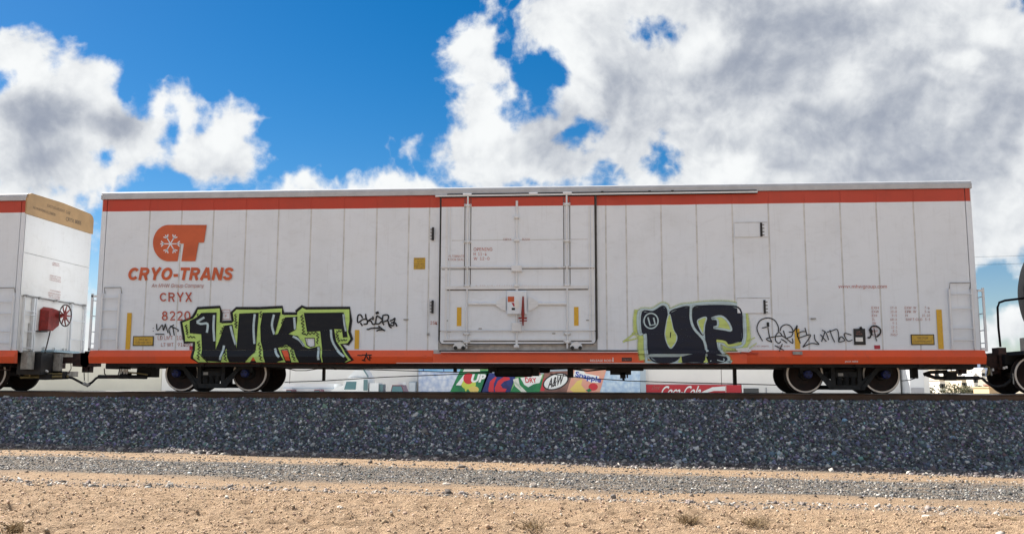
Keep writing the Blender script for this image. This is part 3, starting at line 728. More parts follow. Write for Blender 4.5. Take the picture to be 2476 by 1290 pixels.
for px, py in ((1081, 775), (1422, 774), (1088, 801), (1163, 794), (1340, 806)):
    x, z = S0(px, py); a = MB(); a.box(x - .05, x + .03, -.075, -.055, z - .012, z + .012, GREYM); a.obj('latch_pin', door)
# upper door track
(xa, za), (xb, zb) = S0(1054, 476), S0(1830, 464)
a = MB(); a.box(xa, xb, -.10, -.012, za - .015, za + .025, WHITE2); a.box(xa + .3, xb - .02, -.10, -.045, za + .03, za + .055, GASKET_AND_SHADE); a.box(xa + .1, xb, -.098, -.02, za - .03, za - .018, GASKET_AND_SHADE)  # lower black strip is the shade under the track, built as a dark bar
trk = a.obj('upper_door_track', car)
for px in (1131, 1290, 1372, 1456, 1570, 1625):
    x, z = S0(px, 474 - (px - 1054) * .0155); a = MB(); a.cham(x - .11, x + .11, -.115, -.02, za - .005, za + .06, .01, WHITE2 if px < 1400 else GREYM) if px < 1400 else a.box(x - .03, x + .03, -.11, -.04, za + .03, za + .07, GASKET_AND_SHADE); a.obj('track_hanger', trk)
# ---- ladders, grab irons and small fittings on the side
ladder(car, -10.67, -10.22, 1.06, 2.47, (2.34, 2.02, 1.57, 1.28)); ladder(car, 10.20, 10.71, 1.06, 2.47, (2.34, 1.99, 1.53, 1.25))
for xa, xb in ((-10.63, -10.19), (10.22, 10.69)):
    a = MB(); a.tube([(xa, -.01, 2.47), (xa, -.06, 2.61), (xb, -.06, 2.61), (xb, -.01, 2.47)], .012, GREYM, 6); a.obj('grab_iron', car)
ladder(car, .06, .42, 1.0, 2.47, (2.3, 1.9, 1.5, 1.2), y=.09, axis='y', pos=X0 - .02, name='end_ladder')
a_ = ladder(car, .06, .42, 1.0, 2.5, (2.3, 1.9, 1.5, 1.2), y=-.16, axis='y', pos=X1 + .02, name='end_ladder')
for px, py0, py1, bare in ((1048, 550, 581, 1), (1047, 726, 757, 1), (1840, 539, 572, 0), (1848, 725, 758, 0)):
    x, za = S0(px, py0); _, zb = S0(px, py1); a = MB(); a.box(x - .03, x + .02, -.05, -.006, zb, za, BLACKP)
    for k in range(4): a.box(x + (.02 if not bare else -.07), x + (.07 if not bare else -.03), -.03, -.006, zb + .02 + (za - zb) * k / 4, zb + .05 + (za - zb) * k / 4, GREYM)
    a.obj('latch_strip', car)
for q in (((1775, 538), (1856, 573)), ((1781, 720), (1862, 757))):    # inspection hatches
    (xa, za), (xb, zb) = S0(*q[0]), S0(*q[1]); a = MB(); a.cham(xa, xb, -.028, -.004, zb, za, .008, WHITE); a.box(xa, xb, -.032, -.028, za - .012, za + .004, SEAM); a.obj('hatch', car)
for (px, py) in ((982, 772), (1966, 770)):
    x, z = S0(px, py); a = MB(); a.box(x - .06, x + .06, -.04, -.006, z - .014, z + .014, GREYM); a.obj('drip_vent', car)
x, z = S0(1037, 720); a = MB(); a.tube([(x, -.03, S0(1037, 722)[1]), (x, -.03, S0(1037, 808)[1])], .012, WHITE2, 6); a.box(x - .03, x + .03, -.05, -.006, S0(1037, 808)[1] - .03, S0(1037, 808)[1] + .03, GREYM); a.obj('drain_pipe', car)
x, z = S0(1926, 852); a = MB(); a.box(x - .11, x + .11, -.12, -.06, z - .05, z + .03, GREYM); a.obj('jacking_plate', car)
x, z = S0(1795, 842); a = MB(); a.prism([(x - .18, z), (x + .12, z + .02), (x + .2, z - .06), (x + .1, z - .10), (x - .12, z - .08)], -.10, -.02, WHITE2); a.tube([(x - .05, -.12, z - .1), (x + .35, -.12, z - .12)], .02, STRIPE, 6); a.obj('door_stop', car)
for px in (1030, 1075):
    x, z = S0(px, 862); a = MB(); a.add([(x - .05, -.108, z - .03), (x + .1, -.108, z - .03), (x + .12, -.108, z + .03), (x - .02, -.108, z + .04)], [(0, 1, 2, 3)], SEAM) if False else a.box(x - .04, x + .04, -.12, -.09, z - .03, z + .03, ORANGE); a.obj('sill_bracket', car)
# ---- yellow reflectors and warning labels
def decal(poly_px, m, y=-.016, name='reflector', to3=None):
    a = MB(); f = to3 or on_side(y); P = [f(*p) for p in poly_px]; n = len(P)
    a.add([(p[0], y, p[2]) for p in P] + [(p[0], y + .004, p[2]) for p in P], [tuple(range(n))[::-1], ] + [(i, (i + 1) % n, n + (i + 1) % n, n + i) for i in range(n)], m)
    return a.obj(name, car)
for x0_, y0_, x1_, y1_, yy in ((306, 756, 317, 844, -.016), (858, 797, 868.5, 843, -.016), (1105.5, 743, 1116.5, 788, -.062), (1388, 742, 1399, 787, -.062), (1921.5, 794, 1933.5, 843, -.016)):
    xa = (S0(x0_, (y0_ + y1_) / 2)[0]); xb = S0(x1_, (y0_ + y1_) / 2)[0]; za = S0(x0_, y1_)[1]; zb = S0(x0_, y0_)[1]
    a = MB(); a.box(xa, xb, yy, yy + .005, za, zb, YEL); a.obj('reflector', car)
a = MB(); xa, xb = S0(2264, 800)[0] + .02, S0(2276, 800)[0] + .03; a.box(xa, xb, -.016, -.011, S0(2270, 843)[1], S0(2270, 748)[1], YEL); a.obj('reflector', car)
def sign_plate(x0_, y0_, x1_, y1_, lines, border=True):
    xa, zb = S0(x0_, y0_); xb, za = S0(x1_, y1_); a = MB()
    if border: a.box(xa - .022, xb + .022, -.014, -.009, za - .022, zb + .022, BLACKP)
    a.box(xa, xb, -.018, -.010, za, zb, LABELY); o = a.obj('warning_label', car)
    a = MB()
    for s_, u0, v0, u1, v1 in lines:
        rtext(a, s_, x0_ + (x1_ - x0_) * u0, y0_ + (y1_ - y0_) * v0, x0_ + (x1_ - x0_) * u1, y0_ + (y1_ - y0_) * v1, PRINTD, on_side(-.020))
    a.obj('lettering', o)
sign_plate(324.5, 814, 369.5, 833.5, [('END OF CAR', .28, .2, .74, .42), ('CUSHION UNIT', .08, .6, .92, .82)])
sign_plate(2204, 810, 2257, 831, [('END OF CAR', .26, .2, .74, .42), ('CUSHION UNIT', .08, .6, .92, .82)])
sign_plate(1001, 623, 1028, 650.5, [('WARNING', .1, .04, .9, .16), ('DO NOT', .3, .26, .7, .38), ('HUMP - KEEP', .05, .48, .95, .6), ('DOOR CLOSED', .05, .68, .95, .8), ('MOVING', .2, .86, .8, .96)], False)
for q in ((459, 836, 470, 845), (2113.5, 834, 2128, 843)):
    xa, zb = S0(q[0], q[1]); xb, za = S0(q[2], q[3]); a = MB(); a.box(xa, xb, -.015, -.010, za, zb, REDC); a.obj('red_tag', car)
# ---- lettering
def letters(rows, m, y=-.015, name='lettering', parent=car, **k):
    a = MB()
    for s_, x0_, y0_, x1_, y1_ in rows: rtext(a, s_, x0_, y0_, x1_, y1_, m, on_side(y), **k)
    return a.obj(name, parent)
def ring(cx_, cy_, rx, ry, a0, a1, n=14): return [(cx_ + rx * math.cos(R(a0 + (a1 - a0) * i / n)), cy_ + ry * math.sin(R(a0 + (a1 - a0) * i / n))) for i in range(n + 1)]
GL_ = {'C': (.80, [ring(.43, .5, .32, .39, 38, 322)]), 'O': (.86, [ring(.43, .5, .32, .39, 0, 360, 28)]), 'R': (.78, [[(.11, 0), (.11, 1)], [(.11, .89), (.42, .89)] + ring(.44, .69, .20, .20, 80, -80, 8) + [(.42, .49), (.11, .49)], [(.40, .52), (.65, 0)]]),
       'Y': (.80, [[(.09, 1), (.40, .42)], [(.71, 1), (.40, .42)], [(.40, .5), (.40, 0)]]), '-': (.42, [[(.03, .38), (.39, .38)]]), 'T': (.74, [[(0, .89), (.74, .89)], [(.37, .9), (.37, 0)]]),
       'A': (.84, [[(.09, 0), (.40, 1)], [(.75, 0), (.44, 1)], [(.2, .28), (.64, .28)]]), 'N': (.80, [[(.11, 0), (.11, 1)], [(.69, 0), (.69, 1)], [(.12, .98), (.68, .02)]]),
       'S': (.74, [[(.63, .72), (.56, .84), (.46, .89), (.33, .895), (.2, .85), (.14, .73), (.2, .6), (.36, .525), (.52, .46), (.6, .36), (.6, .22), (.5, .125), (.36, .105), (.22, .125), (.13, .2), (.09, .31)]])}
GL_['X'] = (.74, [[(.08, 0), (.66, 1)], [(.66, 0), (.08, 1)]]); GL_['8'] = (.66, [ring(.33, .72, .20, .20, 0, 360, 18), ring(.33, .28, .25, .22, 0, 360, 18)]); GL_['0'] = (.68, [ring(.34, .5, .26, .43, 0, 360, 22)])
GL_['2'] = (.64, [ring(.32, .69, .235, .235, 165, -20, 10) + [(.50, .52), (.28, .27), (.08, .07), (.62, .07)]])
def stroke_text(body, x0_, yb, h, t, gap, shear, m):
    a = MB(); u = 0.0; lay = 0.0
    for ch in body:
        w_, sts = GL_[ch]
        for st_ in sts:
            lay += .00025
            f = lambda px, py, y=-.015 - lay: (S0(px, py)[0], y, S0(px, py)[1])
            stroke(a, [(x0_ + (u + p[0] + shear * p[1]) * h, yb - p[1] * h) for p in st_], t, m, f, soft=0.0, curve=False)
        u += w_ + gap
    return a.obj('lettering', car)
stroke_text('CRYO-TRANS', 308, 677, 30.4, 6.9, .085, .2, LOGO); stroke_text('CRYX', 386, 729, 22.5, 3.4, .13, 0, PRINTR); stroke_text('8220', 391.5, 774, 22.5, 3.2, .16, 0, PRINTR)
letters([('An MHW Group Company', 367, 685.5, 494, 697)], PRINTF, shear=.18)
letters([('LD LMT   10440', 382, 811, 459, 821), ('LT WT   91400', 390, 828, 462, 837)], PRINTF)
letters([('OPENING', 1146, 599, 1191, 607), ('H  11-4', 1146, 611, 1177, 618), ('W  12-0', 1146, 622, 1184, 629)], PRINTR, y=-.060)
letters([('ALTERNATE', 1085, 617, 1123, 622.5), ('DOOR SEAL', 1085, 625, 1123, 630.5), ('CRYX', 1217, 576.5, 1237, 582), ('8220', 1263, 576.5, 1281, 582), ('CLOSE AND LOCK DOOR', 1150, 690, 1240, 696), ('BEFORE MOVING CAR', 1262, 690, 1340, 696)], PRINTF, y=-.060)
letters([('25K', 1041, 776, 1058, 784)], PRINTR)
letters([('www.mhwgroup.com', 2027, 688, 2144, 698.5)], PRINTR)
tab = [('EXH', 2107, 17), ('EXW', 2107.5, 17), ('EH', 2108, 12), ('IL', 2108.5, 7), ('IW', 2109, 9), ('IH', 2109.5, 9), ('EW', 2110, 12), ('CUFT', 2110.5, 20)]
letters([(s_, x_, 740.5 + 9.35 * i, x_ + w_, 746.5 + 9.35 * i) for i, (s_, x_, w_) in enumerate(tab)], PRINTF)
letters([(s_, 2167.5 + .3 * i - w_, 740.5 + 9.35 * i, 2167.5 + .3 * i, 746.5 + 9.35 * i) for i, (s_, w_) in enumerate((('17-0', 15), ('10-8', 15), ('9-5', 12), ('68-6', 16), ('9-1', 11), ('12-1', 14), ('8-1', 11), ('7957', 17)))], PRINTF)
letters([(s_, x_, 740.5 + 9.35 * i, x_ + w_, 746.5 + 9.35 * i) for i, (s_, x_, w_) in enumerate((('EXW  W', 2187, 28), ('EPR  W', 2188, 27), ('H', 2189, 5), ('SHFT CLG', 2189.5, 40)))], PRINTF)
letters([(s_, x_ - w_, 740.5 + 9.35 * i, x_, 746.5 + 9.35 * i) for i, (s_, x_, w_) in enumerate((('7-4', 2247, 12), ('5-4', 2247.5, 12), ('15-10', 2248, 19), ('5-5', 2248.5, 12)))], PRINTF)
letters([('DO NOT OPERATE', 1822, 834.5, 1858, 838), ('THIS SIDE', 1878, 834.5, 1910, 838)], PRINTF)
a = MB()
for q in ((537, 748, 557, 749), (537, 770.5, 557, 771.5), (537, 748, 538, 771.5), (556, 748, 557, 771.5)):
    a.poly([(q[0], q[1]), (q[2], q[1]), (q[2], q[3]), (q[0], q[3])], PRINTF, to3=on_side(-.013))
rtext(a, 'PLATE', 540, 753, 554, 757, PRINTF, on_side(-.013)); rtext(a, 'F', 544.5, 760, 549.5, 767, PRINTF, on_side(-.013)); a.obj('plate_stencil', car)
LS = lambda px, py: (S0(px, py)[0], -.094 + (S0(px, py)[1] - .862) * .1, S0(px, py)[1])
LD = lambda px, py: (S0(px, py)[0], -.109, S0(px, py)[1])
a = MB(); rtext(a, 'RELEASE ROD', 1427, 868.5, 1478, 874, PRINTW, LD, bold=.015); a.poly([(1481, 863.5), (1482.5, 863.5), (1483.5, 874), (1480, 874)], PRINTW, to3=LD); rtext(a, 'JACK HERE', 2040, 871.5, 2072, 876.5, PRINTW, lambda px, py: (S0(px, py)[0], -.098, S0(px, py)[1]), bold=.015); a.obj('lettering', car)
a = MB(); a.poly([(1503, 864), (1527, 864), (1527, 873), (1503, 873)], BLACKP, to3=LD); rtext(a, 'BRAKE DATA', 1505, 866, 1525, 871, PRINTF, lambda px, py: (S0(px, py)[0], -.112, S0(px, py)[1])); a.obj('stencil_box', car)
# black consolidated stencil board beside the handwriting
a = MB(); xa, zb = S0(2063, 794); xb, za = S0(2093, 833); a.box(xa, xb, -.020, -.011, za, zb, BLACKP); (xc, zd), (xe, zf) = S0(2068, 815), S0(2086, 825); a.box(xc, xe, -.022, -.020, zf, zd, GREYW); o = a.obj('stencil_board', car)
a = MB(); rtext(a, 'LUB', 2071, 800, 2079, 803, PRINTF, on_side(-.022)); rtext(a, 'CRYX 8220', 2069, 805.5, 2084, 808.5, PRINTF, on_side(-.022)); a.obj('lettering', o)
# ---- company emblem: a rounded C run together with a T, snowflake on the C
def Zl(px, py): return (280 + px / 3.5833, 500 + py / 3.5833)
arc = [(460 - 136 * math.sin(t), 313.5 - 157 * math.cos(t)) for t in np.linspace(0, math.pi, 28)]
emb_ = [Zl(*p) for p in ([(790, 157)] + arc + [(538, 470), (562, 318), (592, 318), (570, 470), (692, 470), (720, 308), (766, 308)])]
a = MB(); a.poly(emb_, LOGO, to3=on_side(-.015)); em = a.obj('emblem', car)
a = MB(); cx_, cy_ = 476, 320
for k in range(6):
    q = k * math.pi / 3; d_ = (math.cos(q), math.sin(q)); tip = (cx_ + 88 * d_[0], cy_ + 88 * d_[1])
    def ln(p, r, w=9): 
        v = Vector((r[0] - p[0], r[1] - p[1])).normalized(); nn = (-v.y * w / 2, v.x * w / 2)
        a.poly([Zl(p[0] + nn[0], p[1] + nn[1]), Zl(r[0] + nn[0], r[1] + nn[1]), Zl(r[0] - nn[0], r[1] - nn[1]), Zl(p[0] - nn[0], p[1] - nn[1])], WHITE, to3=on_side(-.017 - .0004 * k))
    ln((cx_, cy_), tip)
    for s_ in (-1, 1):
        bq = q + s_ * .75; st = (cx_ + 56 * d_[0], cy_ + 56 * d_[1]); ln(st, (st[0] + 34 * math.cos(bq), st[1] + 34 * math.sin(bq)))
a.obj('snowflake', em)

# ---- graffiti
LIME = spray('spray_lime', (.56, .80, .22)); NAVY = spray('spray_black', (.0055, .008, .014), .5); ICE = spray('spray_pale_blue', (.52, .66, .70)); INK = spray('spray_ink', (.012, .012, .014)); HALO = spray('spray_lime_mist', (.60, .72, .22)); BLUEK = spray('spray_deep_blue', (.012, .016, .034), .5)
def wrap(z, d, flush):
    """how far the wall stands out at height z, so that paint runs over panel and sill alike"""
    if z > SIDE_BOT + .004: return -.014 - d
    if flush: return (-.160 if z > .932 else -.108) - d
    return (-.022 + (SIDE_BOT - z) / (SIDE_BOT - .862) * -.085 if z > .862 else -.107 + (.862 - z) / .165 * .05) - d - .003
def piece(name, parent, items, conv, flush=False, layer=0.0):
    """items: ('p', outline, material, holes) or ('s', line, width, material, softness)"""
    a = MB(); cuts = [SIDE_BOT, .940 if flush else .862]
    lay = layer
    for it in items:
        lay += .0012; t = MB()
        f2 = lambda px, py: (*S0(*conv(px, py)), 0)
        g = lambda px, py: (f2(px, py)[0], 0, f2(px, py)[1])
        if it[0] == 'p': t.poly(smooth(it[1], 3, True) if len(it) > 4 and it[4] else it[1], it[2], it[3] if len(it) > 3 else (), to3=g)
        else: stroke(t, it[1], it[2], it[3], g, soft=it[4] if len(it) > 4 else .4, closed=len(it) > 5 and it[5], curve=not (len(it) > 6 and it[6]), full=it[7] if len(it) > 7 else 1.0)
        for fi, fc in enumerate(t.f):                                  # cut each face along the folds of the wall
            polys = [[(t.v[i][0], t.v[i][2], t.cov.get(i, 1.0)) for i in fc]]
            for zc in cuts:
                nxt = []
                for pl in polys:
                    for sg in (1, -1):
                        o_ = []
                        for i in range(len(pl)):
                            p, q = pl[i], pl[(i + 1) % len(pl)]; dp, dq = sg * (p[1] - zc), sg * (q[1] - zc)
                            if dp >= 0: o_.append(p)
                            if dp * dq < 0:
                                w = dp / (dp - dq); o_.append(tuple(p[k] + (q[k] - p[k]) * w for k in range(3)))
                        if len(o_) >= 3: nxt.append(o_)
                polys = nxt
            for pl in polys:
                zm = sum(p[1] for p in pl) / len(pl); vs = []
                for p in pl:
                    z = p[1] + (1e-4 if zm > p[1] else -1e-4); z = max(z, .70)
                    if zm > SIDE_BOT: z = max(z, SIDE_BOT + .0051)
                    elif zm > cuts[1]: z = min(max(z, cuts[1] + 1e-4), SIDE_BOT)
                    vs.append((p[0], wrap(z, lay, flush), z))
                b0 = a.add(vs, [tuple(range(len(vs)))], t.mats[t.fm[fi]])
                for i, p in enumerate(pl): a.cov[b0 + i] = p[2]
    return a.obj(name, parent)
Z3 = lambda px, py: (430 + px / 4.608, 720 + py / 4.608)
OUT = [(225, 122), (470, 108), (480, 165), (475, 270), (500, 275), (600, 272), (622, 255), (608, 165), (655, 122), (910, 122), (1165, 108), (1168, 178), (1185, 182), (1330, 182), (1328, 152), (1388, 102), (1432, 122), (1915, 118), (1922, 250), (1905, 375), (1932, 455), (1895, 508), (1815, 512), (1880, 610), (1948, 690), (1880, 722), (1355, 722), (1278, 722), (985, 722), (885, 722), (805, 722), (240, 722), (185, 672), (190, 488), (80, 488), (75, 430), (48, 270), (170, 222), (205, 170)]
H1 = [(1418, 446), (1525, 446), (1530, 535), (1480, 548), (1440, 525)]; H2 = [(815, 716), (855, 655), (888, 716)]; H3 = [(1152, 578), (1222, 566), (1255, 630), (1272, 716), (1215, 716), (1195, 655)]
wkt = piece('graffiti', car, [('s', OUT, 34, INK, .9, True, True), ('p', OUT, LIME, (H1, H2, H3)), ('s', OUT, 13, INK, .3, True, True), ('s', H1, 9, INK, .3, True, True), ('s', H3, 9, INK, .3, True, True)], Z3)
LW = [(140, 255), (225, 213), (268, 168), (435, 162), (422, 590), (530, 308), (612, 296), (660, 578), (690, 175), (905, 163), (868, 600), (762, 712), (585, 712), (545, 556), (492, 712), (350, 700), (280, 625), (268, 402), (140, 390)]
LK = [(950, 166), (1150, 160), (1082, 412), (1120, 400), (1200, 218), (1335, 208), (1318, 350), (1232, 402), (1340, 425), (1415, 545), (1460, 566), (1582, 536), (1612, 716), (1362, 716), (1300, 580), (1215, 516), (1115, 556), (1190, 690), (1100, 716), (988, 716), (930, 480), (925, 320)]
LT_ = [(1408, 168), (1850, 163), (1892, 435), (1845, 440), (1832, 348), (1742, 344), (1765, 480), (1905, 690), (1862, 716), (1628, 716), (1592, 368), (1445, 376)]
for L_, hl in ((LW, [[(215, 265), (300, 215)], [(215, 268), (260, 288), (335, 288), (328, 385)], [(408, 190), (402, 330), (412, 480)], [(592, 312), (612, 400), (650, 520)], [(862, 180), (848, 330), (858, 510)], [(520, 528), (505, 610), (488, 690)]]),
               (LK, [[(1075, 185), (1052, 300), (1078, 405)], [(1300, 215), (1310, 350)], [(1285, 425), (1360, 470), (1412, 535)], [(1085, 560), (1110, 620), (1145, 660)], [(1570, 545), (1580, 690)]]),
               (LT_, [[(1850, 180), (1862, 300), (1878, 370)], [(1708, 352), (1722, 470), (1790, 590), (1868, 655)]])):
    piece('letter', wkt, [('p', L_, NAVY)] + [('s', h, 20, ICE, .6) for h in hl] + [('s', L_, 4, INK, .3, True, True)], Z3, layer=.009)
def squig(x0, y0, x1, y1, n, amp, seed):
    rg = random.Random(seed); out = []
    for i in range(n + 1):
        t = i / n; dx, dy = x1 - x0, y1 - y0; l = math.hypot(dx, dy); s = amp * (1 if i % 2 else -1) * rg.uniform(.5, 1.1)
        out.append((x0 + dx * t - dy / l * s, y0 + dy * t + dx / l * s))
    return out
sq = [(95, 300, 110, 410, 8, 14), (110, 430, 200, 440, 5, 10), (235, 480, 250, 690, 12, 16), (290, 640, 345, 705, 5, 10), (645, 180, 655, 335, 10, 16), (480, 400, 520, 310, 6, 14), (930, 150, 930, 220, 4, 12), (905, 500, 950, 700, 10, 18), (545, 590, 550, 700, 6, 14), (1160, 380, 1180, 230, 9, 15), (1385, 190, 1410, 410, 12, 18), (1420, 405, 1560, 385, 7, 14), (1565, 400, 1560, 510, 6, 14), (1770, 375, 1830, 365, 4, 10), (1775, 390, 1800, 490, 7, 14), (1820, 470, 1890, 470, 4, 8), (1150, 545, 1240, 535, 6, 10), (1270, 570, 1320, 700, 8, 14), (235, 175, 225, 220, 3, 9)]
piece('scribble', wkt, [('s', squig(*q, seed=i), 8, INK, .4) for i, q in enumerate(sq)] + [('s', [(270, 625), (350, 715)], 9, INK, .3)], Z3, layer=.014)
Z6 = lambda px, py: (1300 + px / 4.608, 720 + py / 4.608)
LU = [(1168, 158), (1285, 152), (1388, 95), (1432, 130), (1440, 240), (1418, 400), (1440, 500), (1484, 562), (1540, 482), (1545, 420), (1510, 350), (1470, 170), (1590, 112), (1692, 105), (1700, 230), (1740, 340), (1812, 432), (1862, 600), (1855, 718), (1600, 718), (1588, 645), (1540, 690), (1450, 722), (1340, 718), (1240, 650), (1222, 400), (1168, 382)]
LP = [(1735, 112), (1850, 88), (2130, 88), (2255, 128), (2275, 300), (2265, 480), (2130, 518), (2075, 480), (1988, 470), (2010, 600), (2075, 650), (2095, 690), (2000, 720), (1890, 720), (1882, 600), (1862, 300), (1840, 410), (1752, 330), (1728, 230)]
DROP = [(1445, 235), (1470, 185), (1508, 350), (1546, 420), (1538, 485), (1484, 558), (1442, 500), (1420, 400)]
EYE = [(1780, 270), (1815, 230), (1878, 218), (1858, 300), (1842, 402)]; CNT = [(1938, 228), (2040, 203), (2118, 265), (2155, 358), (2080, 350), (1962, 330), (2005, 308), (1998, 240)]
UPO = [(1128, 150), (1280, 130), (1380, 70), (1440, 85), (1470, 135), (1600, 85), (1700, 75), (1860, 55), (2120, 52), (2260, 95), (2300, 160), (2300, 500), (2140, 540), (2030, 500), (2040, 600), (2110, 655), (2120, 700), (2080, 722), (1300, 722), (1205, 660), (1190, 410), (1130, 390)]
up = piece('graffiti', car, [('s', UPO, 46, HALO, 1.0, True, False, .5), ('s', [(1105, 130), (1090, 250), (1095, 390)], 40, HALO, 1.2, False, False, .75), ('s', [(1085, 380), (1030, 430), (950, 490)], 16, HALO, 1.2, False, False, .6), ('s', [(1050, 390), (1120, 440), (960, 480)], 14, HALO, 1.2, False, False, .6), ('s', [(1160, 420), (1150, 560), (1170, 690)], 60, HALO, .9, False, False, .8), ('s', [(2300, 150), (2325, 320), (2310, 520), (2060, 555)], 60, HALO, .9, False, False, .7), ('s', [(2330, 480), (2420, 440)], 14, HALO, 1.2, False, False, .5), ('s', [(2330, 580), (2440, 500)], 14, HALO, 1.2, False, False, .5),
    ('p', UPO, ICE), ('s', UPO, 20, ICE, 1.0, True)], Z6, True)
cir = [(1262 + 78 * math.cos(t), 255 + 84 * math.sin(t)) for t in np.linspace(0, 2 * math.pi, 25)[:-1]]
piece('letter', up, [('p', LU, BLUEK), ('s', LU, 14, BLUEK, .6, True), ('s', DROP, 12, ICE, .6, True), ('p', DROP, HALO), ('s', [(1482, 380), (1476, 440)], 8, INK, .8), ('s', cir, 13, ICE, .4, True), ('s', [(1228, 215), (1252, 305), (1308, 295), (1290, 218)], 15, ICE, .4, False, True), ('p', [(1555, 718), (1592, 640), (1604, 718)], HALO)], Z6, True, .012)
piece('letter', up, [('p', LP, BLUEK), ('s', LP, 14, BLUEK, .6, True), ('p', EYE, HALO), ('s', EYE, 12, ICE, .6, True), ('p', CNT, HALO), ('s', CNT, 18, ICE, .6, True), ('s', [(1708, 80), (1705, 230), (1745, 345), (1850, 470), (1880, 600)], 22, ICE, .6), ('s', [(1990, 475), (2080, 490), (2130, 530), (2270, 500)], 22, HALO, .6), ('s', [(1915, 705), (1960, 668), (2030, 660), (2070, 685), (2050, 705), (1990, 690)], 9, ICE, .5), ('p', [(1840, 718), (1866, 645), (1892, 718)], HALO)], Z6, True, .012)
Zk = lambda px, py: (860 + px / 17.69, 750 + py / 17.69)
tg = [[(300, 330), (240, 210), (170, 180), (105, 230), (80, 380), (95, 500), (150, 510), (230, 440), (330, 380), (440, 380)], [(430, 150), (450, 330), (510, 450), (490, 570), (340, 590)], [(210, 530), (300, 660)], [(730, 250), (760, 340), (735, 420)], [(720, 330), (600, 400), (540, 450), (490, 570)], [(550, 450), (660, 450), (740, 590), (860, 570), (1000, 570), (1110, 470), (1150, 400), (960, 250), (900, 270), (860, 560)], [(1180, 200), (1150, 400), (1180, 560), (1220, 620)], [(1180, 210), (1330, 190), (1410, 240), (1380, 400), (1200, 490)], [(1290, 450), (1390, 450), (1430, 630), (1500, 720), (1550, 720)], [(1470, 450), (1600, 400), (1690, 330), (1640, 500), (1520, 530)], [(1440, 590), (1570, 650), (1640, 620), (1640, 520), (1720, 560), (1770, 690)], [(480, 800), (560, 810), (700, 760), (1050, 750)], [(980, 660), (1160, 810), (1270, 870)], [(900, 880), (1030, 830), (1200, 830)]]
piece('graffiti_tag', car, [('s', q, 50, INK, .55) for q in tg] + [('s', [(870, 130), (1000, 80)], 90, INK, .5)], Zk)
Zp = lambda px, py: (1815 + px / 7.503, 760 + py / 7.503)
tg = [[(215, 480), (130, 320), (115, 220), (170, 110), (300, 60), (430, 100), (500, 220), (500, 310)], [(205, 245), (290, 225)], [(310, 220), (340, 400), (385, 500)], [(385, 500), (280, 440), (430, 400), (560, 380), (510, 320), (455, 380), (450, 470), (510, 520), (545, 480)], [(530, 300), (560, 220), (640, 180), (720, 210), (765, 300), (740, 390), (640, 430)], [(590, 290), (640, 440)], [(550, 445), (600, 470), (660, 515)], [(560, 380), (640, 430), (760, 520), (750, 430)], [(690, 315), (770, 310), (840, 200)], [(840, 200), (830, 290), (860, 420), (900, 520)], [(980, 240), (1020, 380)], [(1010, 310), (920, 310), (845, 360), (870, 420), (1000, 380), (1085, 380), (940, 590)], [(940, 590), (1100, 520), (1235, 540), (1165, 460), (1150, 360)], [(1260, 360), (1370, 490)], [(1340, 320), (1280, 490)], [(1290, 280), (1360, 330), (1410, 460)], [(1380, 320), (1480, 290), (1560, 270), (1590, 370), (1590, 500)], [(1590, 500), (1700, 470), (1630, 400), (1590, 490)], [(1430, 280), (1470, 400), (1520, 500)], [(1820, 370), (1700, 340), (1700, 400), (1760, 480), (1840, 460)], [(2230, 260), (2260, 420), (2280, 480)], [(430, 560), (600, 650)], [(570, 530), (510, 670)]]
piece('graffiti_tag', car, [('s', q, 15, INK, .5) for q in tg] + [('s', [(305, 140), (310, 220)], 36, INK, .5), ('s', [(835, 195), (825, 260)], 22, INK, .5), ('s', [(2110, 412), (2155, 415), (2190, 300), (2150, 255)], 24, INK, .5), ('s', [(2150, 265), (2190, 380)], 34, INK, .5), ('s', [(2140, 290), (2190, 218), (2270, 212), (2340, 270), (2335, 350), (2270, 410)], 24, INK, .5), ('s', [(1970, 260), (2010, 235)], 40, INK, .8)], Zp)
Zw = lambda px, py: (px / 4.3, 680 + py / 4.3)
tg = [[(1630, 440), (1640, 510), (1690, 450), (1700, 510), (1722, 440)], [(1720, 440), (1735, 490), (1750, 535)], [(1812, 450), (1760, 490), (1775, 560)], [(1770, 462), (1852, 500), (1850, 522)], [(1800, 475), (1815, 560)], [(1618, 548), (1712, 548)], [(1594, 484), (1600, 487)], [(1595, 514), (1601, 517)]]
piece('graffiti_tag', car, [('s', q, 9, INK, .5) for q in tg], Zw)
Zs = Z3
piece('graffiti_tag', car, [('s', q, 10, INK, .5) for q in ([(2010, 638), (2060, 640)], [(2060, 635), (2170, 635)], [(2110, 610), (2105, 650), (2085, 690)], [(2110, 640), (2135, 690)], [(2150, 640), (2148, 700)], [(2140, 665), (2170, 665)], [(2060, 690), (2100, 700)])], Zs)

# ---- running gear and what hangs under the floor
truck(car, -8.884, -7.079); truck(car, 6.975, 8.815)
coupler(car, X0 - .1, -1); coupler(car, X1 + .1, 1)
def B(px0, py0, px1, py1, Y, dy, m=DARKM, a=None):
    a = a or MB(); p, q = at(px0, py1, Y), at(px1, py0, Y); a.box(p.x, q.x, Y, Y + dy, p.z, q.z, m); return a
def T(pts, r, Y, m=DARKM, a=None, n=6):
    a = a or MB(); a.tube([at(px, py, Y) for px, py in pts], r, m, n); return a
def HC(px0, px1, py, Y, r, m=DARKM):
    p, q = at(px0, py, Y), at(px1, py, Y); a = MB(); L = (q.x - p.x); a.tube([(p.x, Y, p.z), (p.x + .04, Y, p.z), (q.x - .04, Y, p.z), (q.x, Y, p.z)], [r * .7, r, r, r * .7], m, 16); return a
HC(1196, 1288, 897, 1.1, .14).obj('air_reservoir', car); HC(1238, 1330, 890, 2.0, .12).obj('air_reservoir', car)
